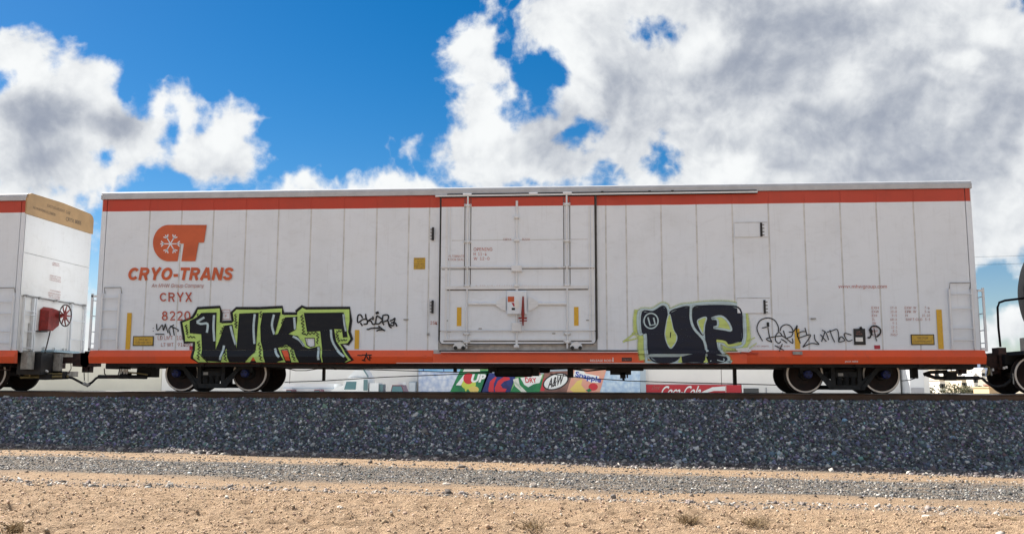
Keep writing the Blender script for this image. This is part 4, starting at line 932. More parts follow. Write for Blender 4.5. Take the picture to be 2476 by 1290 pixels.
B(1180, 880, 1200, 897, .9, .3).obj('bracket', car); B(1288, 880, 1303, 908, 1.0, .3).obj('bracket', car)
HC(1300, 1400, 884, 1.3, .05).obj('brake_pipe', car); T([(1290, 893), (1375, 890), (1420, 896), (1500, 888)], .022, 1.2).obj('brake_pipe', car)
B(1372, 880, 1386, 912, 1.3, .25).obj('bracket', car); HC(1386, 1480, 884, 1.4, .075).obj('brake_cylinder', car)
B(1466, 880, 1556, 895, .9, .5).obj('control_valve', car); B(1476, 893, 1526, 905, 1.0, .3).obj('valve_body', car); B(1500, 900, 1513, 914, 1.0, .2).obj('valve_body', car); T([(1506, 905), (1508, 919)], .03, 1.1).obj('drain_cock', car); T([(1516, 900), (1517, 913)], .02, 1.1).obj('drain_cock', car)
T([(1555, 888), (1575, 886), (1585, 882)], .02, .9).obj('valve_rod', car); B(1616, 878, 1628, 889, 1.2, .2).obj('bracket', car); B(1715, 878, 1740, 885, 1.0, .3).obj('bracket', car); B(928, 878, 939, 885, 1.0, .3).obj('bracket', car)
B(778.5, 880, 785, 920, 1.5, .12).obj('hanger', car); B(1096, 880, 1104, 900, 1.5, .12).obj('hanger', car); B(1774, 880, 1780.5, 930, 1.5, .12).obj('hanger', car); B(807, 878, 812, 893, 1.2, .1).obj('hanger', car)
T([(690, 889), (715, 895), (740, 895), (768, 891), (900, 893), (1100, 899), (1200, 898)], .013, 1.7).obj('brake_rod', car)
T([(688, 923), (780, 920), (930, 911), (1075, 905), (1190, 900)], .013, 1.6).obj('brake_rod', car)
T([(1330, 903), (1400, 912), (1520, 920), (1640, 924), (1774, 927), (1880, 930)], .013, 1.6).obj('brake_rod', car)
T([(1560, 890), (1700, 888), (1880, 889)], .011, 1.3).obj('brake_rod', car)
# left end: cushion pocket, train pipe, uncoupling gear
B(255, 871, 290, 891, .5, .6).obj('cushion_pocket', car); B(330, 878, 366, 911, 1.1, .5).obj('end_beam', car); B(290, 876, 400, 888, .7, .6).obj('end_beam', car)
T([(238, 910), (300, 910), (355, 911)], .05, .95, n=8).obj('train_pipe', car); B(288, 898, 310, 915, .9, .2).obj('pipe_clamp', car); T([(312, 900), (330, 901), (357, 905)], .024, .9, BRASS).obj('angle_cock', car)
a = MB()
for px in (292, 300, 306): T([(px, 893 - (px % 2) * 2), (px + 2, 903)], .04, .92, GREYW, a)
a.obj('pipe_fitting', car)
T([(252, 890), (253, 903), (262, 911), (285, 908), (289, 893), (289, 880)], .014, .6, RUSTD_AND_SHADE).obj('uncoupling_rod', car)
# right end
B(2303, 871, 2352, 892, .5, .6).obj('cushion_pocket', car); B(2225, 874, 2300, 890, .8, .5).obj('end_beam', car); T([(2240, 905), (2262, 913), (2310, 913), (2368, 913)], .045, .95, n=8).obj('train_pipe', car); B(2289, 897, 2312, 919, .9, .2).obj('pipe_clamp', car); B(2207, 880, 2219, 914, 1.2, .2).obj('hanger', car); T([(2180, 920), (2200, 918), (2212, 914)], .012, 1.2).obj('brake_rod', car)
T([(2234, 905), (2250, 899), (2290, 898)], .05, .95).obj('angle_cock', car); T([(2297, 876), (2300, 896), (2312, 896), (2313, 915)], .016, .6, RUSTD_AND_SHADE).obj('uncoupling_rod', car); T([(2340, 893), (2353, 891), (2354, 878)], .014, .5, RUSTD_AND_SHADE).obj('step_iron', car)

# ================================================================== the car coupled on the left
XE = -12.90
lc = thing('refrigerated_boxcar', 'white boxcar at the left edge, yellow top band and red hand brake on its end', 'freight car', (-23, TY, 0))
XL = -33.0
a = MB(); a.box(XL, XE - .02, .033, W_CAR - .01, SIDE_BOT - .02, STR1, SEAM); a.obj('body_shell', lc)
e = [XE - .12]
while e[-1] > XL + 1: e.append(e[-1] - .85)
for i in range(4): panel(lc, e[i + 1], e[i], seed=70 + i, edge=.02); joint(lc, e[i + 1])
b = MB(); b.box(e[4], XL, .0, .014, SIDE_BOT, STR0, WHITE); b.box(e[4], XL, .0, .014, STR0, STR1, STRIPE); b.obj('side_panel', lc)
b = MB(); b.box(XE - .12, XE, -.006, .05, SIDE_BOT, STR0, WHITE); b.box(XE - .12, XE, -.006, .05, STR0, STR1, STRIPE); b.obj('corner_post', lc)
roof(lc, XL, XE); 
sl = sill(lc, XL, XE + .02)
ladder(lc, XE - .62, XE - .13, 1.06, 2.43, (2.25, 1.95, 1.5, 1.2)); a = MB(); a.tube([(XE - .62, -.01, 2.5), (XE - .62, -.06, 2.62), (XE - .13, -.06, 2.62), (XE - .13, -.01, 2.5)], .012, GREYM, 6); a.obj('grab_iron', lc)
# end wall: three sheets and the yellow top
for za, zb in ((SIDE_BOT, 2.42), (2.42, 3.55), (3.55, 4.56)):
    a = MB(); n = 10; rg = np.random.default_rng(int(za * 100)); vs = []
    for i in range(n + 1):
        for j in range(n + 1):
            y = .0 + W_CAR * i / n; z = za + .006 + (zb - za - .012) * j / n
            vs.append((XE + .012 + .01 * float(fbm(np.array(y * .9), np.array(z * .9 + za * 7), 130, 3)) * math.sin(math.pi * i / n), y, z))
    a.add(vs, [(i * (n + 1) + j, (i + 1) * (n + 1) + j, (i + 1) * (n + 1) + j + 1, i * (n + 1) + j + 1) for i in range(n) for j in range(n)], GREYW, True)
    a.obj('end_panel', lc)
a = MB(); yz = [(-.045, 4.56), (-.045, 4.98), (-.01, 5.0), (.02, 5.09), (.14, 5.13), (1.6, 5.165), (3.04, 5.13), (3.17, 5.08), (3.24, 4.98), (3.24, 4.56)]
vs = [(XE + .002, y, z) for y, z in yz] + [(XE + .035, y, z) for y, z in yz]; k = len(yz)
a.add(vs, [tuple(range(k)), tuple(range(k, 2 * k))[::-1]] + [(i, (i + 1) % k, k + (i + 1) % k, k + i) for i in range(k)], YELP); yp = a.obj('end_cap', lc, label='yellow top of the car end')
fe = lambda px, py, q=.038: tuple(at_x(px, py, XE + q))
Ze = lambda px, py: (50 + px / 10.75, 455 + py / 10.75)
def etext(a, s_, p0, p1, h, m, q=.038, conv=Ze, **k):
    O = conv(*p0); E_ = conv(*p1); U = conv(p0[0] + h[0], p0[1] + h[1])
    text(a, s_, O, (E_[0] - O[0], E_[1] - O[1]), (U[0] - O[0], U[1] - O[1]), m, lambda px, py: fe(px, py, q), **k)
a = MB(); etext(a, 'EXCESS HEIGHT CAR', (690, 480), (1285, 690), (8, -72), PRINTD); etext(a, 'NO HUMPING ALLOWED', (320, 530), (900, 725), (8, -68), PRINTD); etext(a, 'CRYX 8005', (1170, 840), (1570, 955), (10, -100), PRINTD, bold=.012); a.obj('lettering', yp)
Zf = lambda px, py: (px / 4.3, 430 + py / 4.3)
a = MB()
for s_, x_, y_, w_, d_ in (('CRYX', 545, 888, 70, 14), ('8005', 545, 908, 72, 14), ('END OF CAR', 520, 1018, 112, 26), ('CUSHIONING UNIT', 515, 1040, 118, 28), ('CAR EQUIPPED', 515, 1062, 118, 28), ('CUSHIONED', 520, 1172, 110, 22), ('UNDERFRAME', 500, 1195, 130, 28), ('KEEP CLEAR', 505, 1218, 120, 28), ('OF COUPLER', 508, 1240, 112, 26)):
    etext(a, s_, (x_, y_), (x_ + w_, y_ + d_), (2, -14), PRINTF, .026, Zf)
a.obj('lettering', lc)
# ladders and bars on the end
def eb(y0, y1, z0, z1, d0, d1, m=WHITE2, name='end_post', parent=lc):
    a = MB(); a.box(XE + d0, XE + d1, y0, y1, z0, z1, m); return a.obj(name, parent)
ladder(lc, .12, .62, .98, 2.42, (2.05, 1.95, 1.52, 1.10), y=-.085, axis='y', pos=XE, name='end_ladder')
ladder(lc, 2.28, 2.98, .92, 2.42, (1.95, 1.42), y=-.12, axis='y', pos=XE, name='end_ladder')
a = MB(); a.tube([(XE + .09, .10, 2.44), (XE + .09, 3.02, 2.42)], .016, GREYM, 6)
for y in (.14, .72, 1.5, 2.3, 2.95): a.box(XE + .01, XE + .12, y - .03, y + .03, 2.40, 2.46, GREYM)
a.obj('end_handrail', lc)
eb(.50, .56, 1.05, 2.4, .015, .09); eb(.42, .45, 1.1, 1.75, .015, .05, SEAM, 'end_cable')
# hand brake: red housing and spoked wheel
yb, zb = 1.62, 1.97
a = MB(); yz = [(.88, 2.14), (1.02, 2.22), (1.42, 2.18), (1.5, 2.05), (1.46, 1.72), (1.25, 1.60), (1.1, 1.56), (.86, 1.58)]
k = len(yz); vs = [(XE + .03, y, z) for y, z in yz] + [(XE + .26, y + (.04 if y < 1.2 else -.05), z + (.03 if z < 1.8 else -.03)) for y, z in yz]
a.add(vs, [tuple(range(k)), tuple(range(k, 2 * k))[::-1]] + [(i, (i + 1) % k, k + (i + 1) % k, k + i) for i in range(k)], REDP); hb_ = a.obj('hand_brake', lc, label='red hand brake housing')
a = MB(); a.box(XE + .02, XE + .2, .72, 1.0, 1.545, 1.57, BLACKP); a.obj('bracket', hb_)
a = MB(); wx = XE + .42; R_ = .29; cy, cz = 1.42, 2.02
a.tube([(wx, cy + R_ * math.cos(t), cz + R_ * math.sin(t)) for t in np.linspace(0, 2 * math.pi, 33)], .017, RUSTD_AND_SHADE, 6, False)
a.tube([(XE + .24, cy, cz), (wx + .02, cy, cz)], .05, REDP, 10)
a.obj('brake_wheel', lc)
a = MB()
for t in range(9):
    q = 2 * math.pi * t / 9; a.tube([(wx, cy, cz), (wx - .02, cy + .16 * math.cos(q), cz + .16 * math.sin(q)), (wx, cy + R_ * math.cos(q), cz + R_ * math.sin(q))], [.03, .02, .012], REDP, 5)
a.obj('wheel_spoke', lc)
a = MB(); a.tube([(XE + .2, 1.12, 1.58), (XE + .18, 1.06, 1.25), (XE + .16, .98, .9)], .018, RUSTD_AND_SHADE, 6); a.obj('brake_chain', lc)
a = MB(); a.box(XE + .05, XE + .42, 1.0, 2.25, 1.02, 1.06, PLATEB)
for y in np.linspace(1.05, 2.2, 14): a.box(XE + .05, XE + .42, y - .012, y + .012, 1.06, 1.075, PLATEB)
cr = a.obj('crossover_platform', lc)
for y in (1.15, 1.62, 2.05, 2.2):
    a = MB(); a.box(XE + .03, XE + .09, y - .02, y + .02, .98, 1.16, GREYW); a.obj('bracket', cr)
eb(1.0, 2.3, .86, 1.0, .02, .30, STRUT, 'end_beam'); eb(.2, .5, .55, 1.0, .02, .2, STRUT, 'end_beam')
eb(.55, 1.1, .42, .98, -.3, .35, BLACKP, 'draft_box'); eb(1.15, 1.3, .40, .98, .0, .5, STRUT, 'striker_bracket'); eb(1.15, 2.1, .38, .52, .0, .5, STRUT, 'striker_bracket')
B(42, 866, 58, 893, .3, .5, BLACKP).obj('bolster_end', lc); T([(0, 894), (24, 894), (29, 872)], .018, .2, RUSTD_AND_SHADE).obj('uncoupling_rod', lc)
coupler(lc, XE + .15, 1)
a = T([(50, 912), (165, 909)], .035, .9, BRASS, None, 8); T([(60, 905), (160, 902)], .022, .9, BRASS, a); a.obj('cushion_rod', lc)
T([(47, 905), (52, 897), (66, 893), (72, 902), (72, 913)], .022, .85, BRASS).obj('angle_cock', lc)
T([(46, 908), (60, 912), (110, 913), (165, 911)], .05, .95, DARKM, None, 8).obj('train_pipe', lc)
B(94, 903, 122, 917, .8, .2).obj('pipe_clamp', lc); B(150, 898, 158, 913, .8, .1).obj('pipe_clamp', lc)
a = T([(94, 900), (100, 890), (116, 898)], .03, .8, GREYW); a.obj('pipe_fitting', lc)
# the air hoses joined between the two cars
hz = [(165, 911), (175, 913), (190, 921), (203, 928), (212, 929), (222, 924), (232, 914), (240, 910)]
T(hz[:5], .032, .95, DARKM, None, 8).obj('air_hose', lc); T(hz[4:], .032, .95, DARKM, None, 8).obj('air_hose', car)
T([(202, 926), (212, 931), (217, 927)], .045, .93, GREYM, None, 8).obj('hose_coupling', lc)
T([(171, 873), (172, 890), (166, 901), (150, 904)], .012, 1.0, RUSTD_AND_SHADE).obj('uncoupling_rod', lc); T([(203, 892), (204, 920)], .012, 1.0, DARKM).obj('hose_chain', lc); T([(213, 893), (213, 922)], .006, 1.0, DARKM).obj('hose_chain', car)
xw = at(-21, 905, TY - .715).x; truck(lc, xw - 1.8, xw)
a = MB(); a.box(XL, XE - .5, .2, 3.0, .62, .7, DARKM); a.box(XL, XE, TY - .3, TY + .3, .55, 1.0, DARKM); a.obj('underframe', lc)

# ================================================================== tank car coupled on the right
XT = at(2455, 700, TY).x + .27
tk = thing('tank_car', 'black tank car at the right edge, only its domed end and handrail in view', 'freight car', (XT + 6, TY, 0))
a = MB(); rT = 1.48; zc = 2.52; prof = [(XT + .0, .001), (XT + .03, .35), (XT + .12, .75), (XT + .28, 1.08), (XT + .48, 1.32), (XT + .72, 1.45), (XT + .95, rT), (XT + 12, rT)]
n = 48; vs = [(x, TY + r * math.cos(2 * math.pi * k / n), zc + r * math.sin(2 * math.pi * k / n)) for x, r in prof for k in range(n)]
a.add(vs, [(i * n + k, i * n + (k + 1) % n, (i + 1) * n + (k + 1) % n, (i + 1) * n + k) for i in range(len(prof) - 1) for k in range(n)], TANKM, True)
a.obj('tank', tk)
a = MB(); a.box(XT - .85, XT + 12, TY - .5, TY + .5, .72, .98, DARKM); a.box(XT - .8, XT + 2.2, .25, 3.0, .93, 1.02, DARKM); a.obj('underframe', tk)
a = MB(); a.box(XT + .3, XT + 2.2, TY - 1.2, TY + 1.2, .98, 1.45, DARKM); a.obj('tank_saddle', tk)
p = [at(2419, 838, .2), at(2414, 790, .2), at(2412, 742, .2), at(2416, 731, .2), at(2430, 726, .2), at(2476, 717, .2)]; p[-1] = p[-1] + Vector((.6, 0, .04))
a = MB(); a.tube(p, .027, TANKM, 8); a.obj('handrail', tk)
a = MB(); q = at(2419, 846, .2); a.box(q.x - .09, q.x + .09, .1, .45, q.z - .1, q.z + .06, RUSTD_AND_SHADE); a.obj('rail_socket', tk)
coupler(tk, XT - .85, -1)
T([(2368, 913), (2375, 914), (2386, 924), (2398, 932), (2410, 934)], .034, .95, DARKM, None, 8).obj('air_hose', car); T([(2410, 934), (2428, 931), (2440, 922), (2447, 910), (2452, 894)], .034, .95, DARKM, None, 8).obj('air_hose', tk)
a = T([(2383, 884), (2391, 888), (2392, 902), (2386, 906)], .03, 1.0, BRASS, None, 8); T([(2393, 890), (2398, 907)], .022, 1.0, GREYM, a); a.obj('angle_cock', tk)
T([(2449, 902), (2451, 928)], .016, .6, GREYM).obj('step_iron', tk); a = MB()
for px, py in ((2400, 890), (2427, 886), (2433, 884)): T([(px, py), (px + 1, py + 6)], .03, .95, GREYW, a)
a.obj('pipe_fitting', tk)
xw = at(2496, 905, TY - .715).x; truck(tk, xw, xw + 1.8)

# ================================================================== yards beyond the line
YB = 50.0
WALLM = mat('warehouse_wall', (.86, .84, .80), .85, 0, .06, .35); WALLT = mat('tan_wall', (.74, .71, .60), .85, 0, .08, .4); DARKW = mat('dark_glass', (.06, .065, .07), .25); GREYP = mat('grey_panel', (.38, .38, .40), .7)
WTRIM = mat('pale_trim', (.72, .73, .74), .7)
def U(px, py=930, Y=YB): return at(px, py, Y).x
def Vz(px, py, Y=YB): return at(px, py, Y).z
wh = thing('warehouse', 'long low pale beige warehouse behind the train', 'building', (-8, YB + 6, -1.25))
ZR = 2.42
cuts_ = [U(390), U(700), U(1010), U(1560), U(1745), U(1892), U(2178)]
xs_ = [-75.0] + cuts_
for i in range(len(xs_) - 1):
    a = MB(); a.box(xs_[i] + .02, xs_[i + 1] - .02, YB + (.0 if i % 2 else .03), YB + 12, -1.3, ZR, WALLT if i == 0 else WALLM); a.obj('wall_panel', wh)
a = MB(); a.box(-75, U(2178), YB - .12, YB + 12, ZR, ZR + .12, WTRIM); a.obj('roof', wh)
a = MB(); a.box(U(918), U(926), YB - .25, YB, Vz(920, 891), Vz(920, 886), GREYP); a.obj('wall_lamp', wh)
a = MB(); a.box(U(1797), U(1834), YB - .05, YB + .01, Vz(1800, 951), Vz(1800, 938), DARKW); o = a.obj('window', wh)
a = MB(); a.box(U(1795), U(1836), YB - .08, YB - .0, Vz(1800, 938), Vz(1800, 936.5), WTRIM); a.obj('window_head', o)
a = MB(); a.tube([(U(1852), YB - .06, -1.2), (U(1852), YB - .06, Vz(1852, 936))], .04, GREYP, 6); a.obj('downpipe', wh)
gb = thing('storage_building', 'grey white metal building at the right end of the warehouse', 'building', (U(2200), YB + 4, -1.25))
a = MB(); a.box(U(2180) + .1, U(2217), YB - 1.5, YB + 9, -1.3, 2.5, WTRIM); a.box(U(2217) + .02, U(2231), YB - 1.4, YB + 9, -1.3, 2.5, WALLM); a.obj('wall', gb)
a = MB(); a.box(U(2180), U(2231) + .1, YB - 1.65, YB + 9.1, 2.5, 2.62, WTRIM); a.obj('roof', gb)
a = MB(); a.box(U(2186), U(2217) - .05, YB - 1.56, YB - 1.5, Vz(2200, 949), Vz(2200, 937), GREYP); a.obj('door', gb)
# mural of drink cans on ice, on the warehouse wall
YM = YB - .35
def M_(px, py, d=0.0): p = at(px, py, YM); return (p.x, YM - d, p.z)
def ice_mat(n, c1, c2, sc_):
    mt = bpy.data.materials.new(n); mt.use_nodes = True; k = NB(mt.node_tree); p = mt.node_tree.nodes['Principled BSDF']; p.inputs['Roughness'].default_value = .5
    co = k.n('ShaderNodeTexCoord').outputs['Object']; vo = k.n('ShaderNodeTexVoronoi'); k.set(vo.inputs['Vector'], co); vo.inputs['Scale'].default_value = sc_
    f = k.m('ADD', k.m('MULTIPLY', vo.outputs['Distance'], .8), k.m('MULTIPLY_ADD', k.noise(co, sc_ * 1.6, 4, .6), .9, -.4), clamp=True)
    k.set(p.inputs['Base Color'], k.mixc(f, (*c1, 1), (*c2, 1))); return mt
ICEM = ice_mat('ice_cubes_print', (.86, .89, .93), (.30, .42, .66), 2.6); ICEM2 = ice_mat('ice_print_cool', (.70, .82, .90), (.28, .46, .70), 3.2)
P_ = lambda n, c, c2=None: mat(n, c, .5, 0, 0, 1.2, c2=c2)
CYAN = P_('sky_blue_print', (.20, .50, .80), (.35, .62, .86)); GRN = P_('can_green', (.01, .17, .075), (.02, .26, .08)); GRN2 = P_('can_light_green', (.16, .42, .13), (.30, .55, .22)); NAV = P_('can_navy', (.012, .02, .12), (.02, .04, .22)); RED = P_('can_red', (.62, .03, .045)); WHT = P_('print_bright_white', (.84, .86, .84)); LIM = P_('lime_print', (.60, .70, .10)); BRN = P_('can_brown', (.17, .08, .065), (.30, .15, .12)); BLK = P_('can_black', (.02, .016, .02)); PEA = P_('can_peach', (.78, .33, .26), (.72, .42, .28)); BLU = P_('print_blue', (.02, .07, .42)); YLW = P_('fruit_yellow', (.80, .60, .16)); CREAM = P_('print_cream', (.74, .74, .66)); SIDEB = mat('pale_blue_metal', (.42, .50, .56), .5)
mu = thing('mural', 'printed mural of tilted soda cans on ice seen under the middle of the train', 'billboard', (U(1285), YM, -1.2))
a = MB(); p, q = M_(1012, 951), M_(1548, 951); zt = 2.3
a.box(p[0], q[0], YM, YB - .02, -1.1, zt, SIDEB); a.obj('billboard_frame', mu)
def pan(name, pts, m, d, parent=mu):
    a = MB(); a.poly(pts, m, to3=lambda px, py: M_(px, py, d)); a.poly
    return a.obj(name, parent)
IB = [(1012, 990), (1012, 898), (1108, 898), (1080, 990)]
pan('ice_panel', [(1012, 985), (1012, 897), (1113, 897), (1070, 985)], ICEM, .01); pan('sky_panel', [(1012, 897), (1012, 870), (1126, 870), (1113, 897)], CYAN, .01); pan('ice_panel', [(1436, 985), (1462, 896), (1548, 896), (1548, 985)], ICEM2, .01); pan('ice_panel', [(1462, 896), (1470, 868), (1548, 868), (1548, 896)], ICEM2, .01)
for px in (1023, 1072): pan('mullion', [(px, 897), (px, 870), (px + 2, 870), (px + 2, 897)], BLU, .014)
a = MB(); a.box(q[0] + .02, U(1561), YM - .05, YB - .02, -1.1, zt, SIDEB); a.obj('frame_post', mu)
Za = lambda px, py: (860 + px / 6.19, 860 + py / 6.19); Zb = lambda px, py: (1200 + px / 6.19, 860 + py / 6.19)
def can(pts, m, conv): return pan('can', [conv(*p) for p in pts], m, .02)
def deco(parent, name, pts, m, conv, d): return pan(name, [conv(*p) for p in pts], m, d, parent)
def ell(cx, cy, rx, ry, rot=0, n=24): return [(cx + rx * math.cos(t) * math.cos(rot) - ry * math.sin(t) * math.sin(rot), cy + rx * math.cos(t) * math.sin(rot) + ry * math.sin(t) * math.cos(rot)) for t in np.linspace(0, 2 * math.pi, n + 1)[:-1]]
def ctext(parent, s_, O, EX, EY, m, conv, d, **k):
    a = MB(); o = conv(*O); sc_ = 1 / 6.19; text(a, s_, o, (EX[0] * sc_, EX[1] * sc_), (EY[0] * sc_, EY[1] * sc_), m, lambda px, py: M_(px, py, d), **k); return a.obj('lettering', parent)
c = can([(1300, 780), (1620, 90), (2060, 110), (1790, 780)], GRN, Za)
deco(c, 'can_lid', [(1600, 240), (1670, 120), (1870, 130), (1860, 240)], CREAM, Za, .03); deco(c, 'can_lid', [(1870, 215), (1890, 130), (2040, 130), (2010, 215)], GRN2, Za, .031)
deco(c, 'fruit', ell(1690, 420, 110, 80), LIM, Za, .028); deco(c, 'fruit', ell(1770, 500, 75, 50), YLW, Za, .029)
deco(c, 'numeral', [(1500, 435), (1620, 280), (1640, 280), (1630, 330), (1575, 440)], WHT, Za, .032)
deco(c, 'red_disc', ell(1690, 335, 78, 85), RED, Za, .034); ctext(c, 'UP', (1720, 395), (215, 0), (22, -125), WHT, Za, .038, bold=.05, shear=.12); deco(c, 'glow', ell(1650, 470, 18, 60), LIM, Za, .033)
c = can([(1790, 780), (1960, 260), (2420, 240), (2230, 780)], NAV, Za)
deco(c, 'emblem', [(2010, 620), (1985, 500), (2010, 380), (2090, 310), (2110, 320), (2070, 410), (2065, 500), (2090, 620)], RED, Za, .03); deco(c, 'emblem', [(2110, 620), (2080, 480), (2130, 370), (2220, 310), (2300, 320), (2310, 350), (2220, 380), (2170, 430), (2200, 480), (2260, 490), (2230, 560), (2180, 620)], RED, Za, .031)
c = can([(120, 780), (290, 290), (720, 270), (560, 780)], GRN2, Zb)
deco(c, 'band', [(200, 560), (330, 320), (620, 300), (700, 360), (640, 560)], GRN, Zb, .026); deco(c, 'band', [(250, 350), (330, 325), (350, 430), (460, 540), (380, 540), (280, 450)], CREAM, Zb, .03); deco(c, 'shield', [(360, 325), (420, 430), (480, 465), (560, 420), (650, 400), (690, 280)], WHT, Zb, .031)
ctext(c, 'DRY', (440, 400), (170, 0), (-14, -75), RED, Zb, .035, bold=.03); ctext(c, 'CANADA', (420, 325), (250, -40), (-8, -50), RED, Zb, .035, bold=.02); ctext(c, 'GINGER ALE', (265, 400), (100, 90), (15, -25), GRN, Zb, .034)
c = can([(560, 780), (720, 235), (1150, 220), (980, 780)], BRN, Zb)
deco(c, 'oval', ell(890, 380, 205, 118, -.35), BLK, Zb, .028); deco(c, 'oval', ell(890, 380, 182, 100, -.35), WHT, Zb, .03); deco(c, 'band', [(660, 520), (700, 350), (740, 330), (720, 520)], RED, Zb, .027)
ctext(c, 'A&W', (765, 490), (235, -75), (20, -150), BLK, Zb, .036, bold=.03, shear=.1)
c = can([(980, 780), (1160, 190), (1650, 200), (1480, 780)], PEA, Zb)
deco(c, 'band', [(1150, 320), (1180, 195), (1280, 195), (1340, 260), (1540, 300), (1530, 400), (1420, 395), (1300, 335)], WHT, Zb, .027)
ctext(c, 'Snapple', (1175, 330), (385, 95), (15, -105), BLU, Zb, .036, bold=.03); deco(c, 'fruit', [(1215, 370), (1290, 350), (1270, 430), (1330, 500), (1360, 560), (1180, 560), (1100, 500)], YLW, Zb, .028); deco(c, 'fruit', ell(1450, 460, 70, 55), RED, Zb, .0285); deco(c, 'leaf', [(1340, 510), (1400, 480), (1430, 520), (1380, 540)], GRN, Zb, .03)
# red drinks sign
sg = thing('sign', 'long red sign with white script lettering low on the warehouse wall', 'sign', (U(1675), YB - .2, -1.2))
Zc = lambda px, py: (1500 + px / 6.19, 860 + py / 6.19)
YM = YB - .18
a = MB(); p, q = M_(1561.5, 965), M_(1792.5, 929.5); a.box(p[0], q[0], YM, YB - .03, p[2], q[2], P_('sign_red', (.50, .022, .035))); a.obj('sign_board', sg)
a = MB(); a.box(q[0] + .03, q[0] + .14, YM - .02, YB - .03, p[2], q[2] + .05, WHT); a.obj('sign_edge', sg)
def pan2(name, pts, m, d): 
    a = MB(); a.poly([Zc(*p) for p in pts], m, to3=lambda px, py: M_(px, py, d)); return a.obj(name, sg)
pan2('ribbon', [(1120, 600), (1250, 520), (1380, 465), (1570, 450), (1570, 520), (1400, 520), (1250, 560), (1180, 610)], WHT, .012); pan2('panel_joint', [(1575, 440), (1583, 440), (1583, 620), (1575, 620)], CREAM, .013)
a = MB(); o = Zc(600, 610); text(a, 'Coca-Cola', o, (590 / 6.19, 0), (30 / 6.19, -165 / 6.19), WHT, lambda px, py: M_(px, py, .016), shear=.35, bold=.02); a.obj('lettering', sg)
a = MB(); o = Zc(470, 500); text(a, 'Drink', o, (120 / 6.19, 0), (10 / 6.19, -55 / 6.19), PRINTF, lambda px, py: M_(px, py, .016), shear=.35); a.obj('lettering', sg)
# parked vehicles between the track and the warehouse
YV = 44.0
TW = mat('truck_white', (.80, .83, .84), .3, 0, .06, 2); GL = mat('cab_glass', (.10, .22, .25), .15); TYRE = mat('tyre_rubber', (.02, .02, .02), .85); MAR = mat('maroon_paint', (.16, .05, .075), .3); TEAL = mat('teal_trim', (.12, .22, .24), .5)  # TEAL: one even dark teal for fairing edge, vent and tool box
def VP(px, py, Y=YV): return at(px, py, Y)
def wheels(parent, xs_, y0, r=.5, zg_=-1.28):
    for x in xs_:
        a = MB(); a.lathe_y(x, zg_ + r, [(y0 - .02, .001, GREYM), (y0 - .02, r * .5, GREYM), (y0, r * .55, None), (y0 - .03, r * .8, None), (y0, r, None), (y0 + .3, r, None)], TYRE, 18); a.obj('wheel', parent)
st = thing('semi_truck', 'white truck cab with a tall peaked roof fairing', 'truck', (VP(860, 930).x, YV + 1, -1.28))
xA, xB, xC, xD = VP(829, 940).x, VP(868, 940).x, VP(889, 940).x, VP(924, 940).x
z_ = lambda py: VP(860, py).z
a = MB(); a.prism([(xA, -.8), (xA + .02, z_(925)), (xA + .35, z_(912)), (xC, z_(912)), (xC, -.8)], YV, YV + 2.3, TW); a.obj('cab', st)
a = MB(); a.prism([(xA + .3, z_(911.5)), (VP(848, 903).x, z_(903)), (VP(869, 880).x, z_(880)), (VP(873, 886).x, z_(886)), (xC, z_(911.5))], YV + .2, YV + 2.1, TW); fa = a.obj('roof_fairing', st)
a = MB(); a.tube([(VP(873, 885).x, YV + .18, z_(885)), (VP(889, 910).x, YV + .18, z_(910))], .05, TEAL, 6); a.obj('fairing_edge', fa)
a = MB(); a.prism([(VP(832, 940).x, z_(941)), (VP(838, 922).x, z_(922)), (VP(862, 922).x, z_(922)), (VP(860, 940).x, z_(941))], YV - .03, YV - .002, GL); a.obj('side_window', st)
a = MB(); a.box(VP(879, 940).x, VP(889, 940).x, YV - .04, YV - .002, z_(943), z_(917), TEAL); a.obj('sleeper_vent', st)
a = MB(); a.box(xC + .1, VP(914, 940).x, YV + .1, YV + 1.6, -.6, z_(925), TW); a.obj('side_tank', st)
a = MB(); a.box(VP(915, 940).x, xD, YV + .3, YV + 1.2, -.6, z_(928), TEAL); a.obj('tool_box', st)
a = MB(); a.prism([(VP(800, 940).x, -.8), (VP(800, 940).x, z_(943)), (VP(815, 930).x, z_(934)), (xA - .02, z_(932)), (xA - .02, -.8)], YV + .1, YV + 2.2, TW); a.obj('hood', st)
wheels(st, (xA - .2, xD - .6), YV + .05)
tl = thing('trailer', 'low pale white flat trailer left of the truck cab', 'trailer', (VP(740, 930).x, YV + 2, -1.28))
a = MB(); p, q = VP(672, 946), VP(798, 927); a.box(p.x, q.x, YV + 1.2, YV + 3.6, -.75, q.z, TW); a.obj('trailer_body', tl)
a = MB(); a.box(p.x, q.x, YV + 1.15, YV + 1.198, q.z - .36, q.z - .28, mat('pale_blue_band', (.55, .66, .74), .5)); a.obj('side_band', tl)
wheels(tl, (p.x + .8, p.x + 1.9, q.x - 1.0), YV + 1.3, .45)
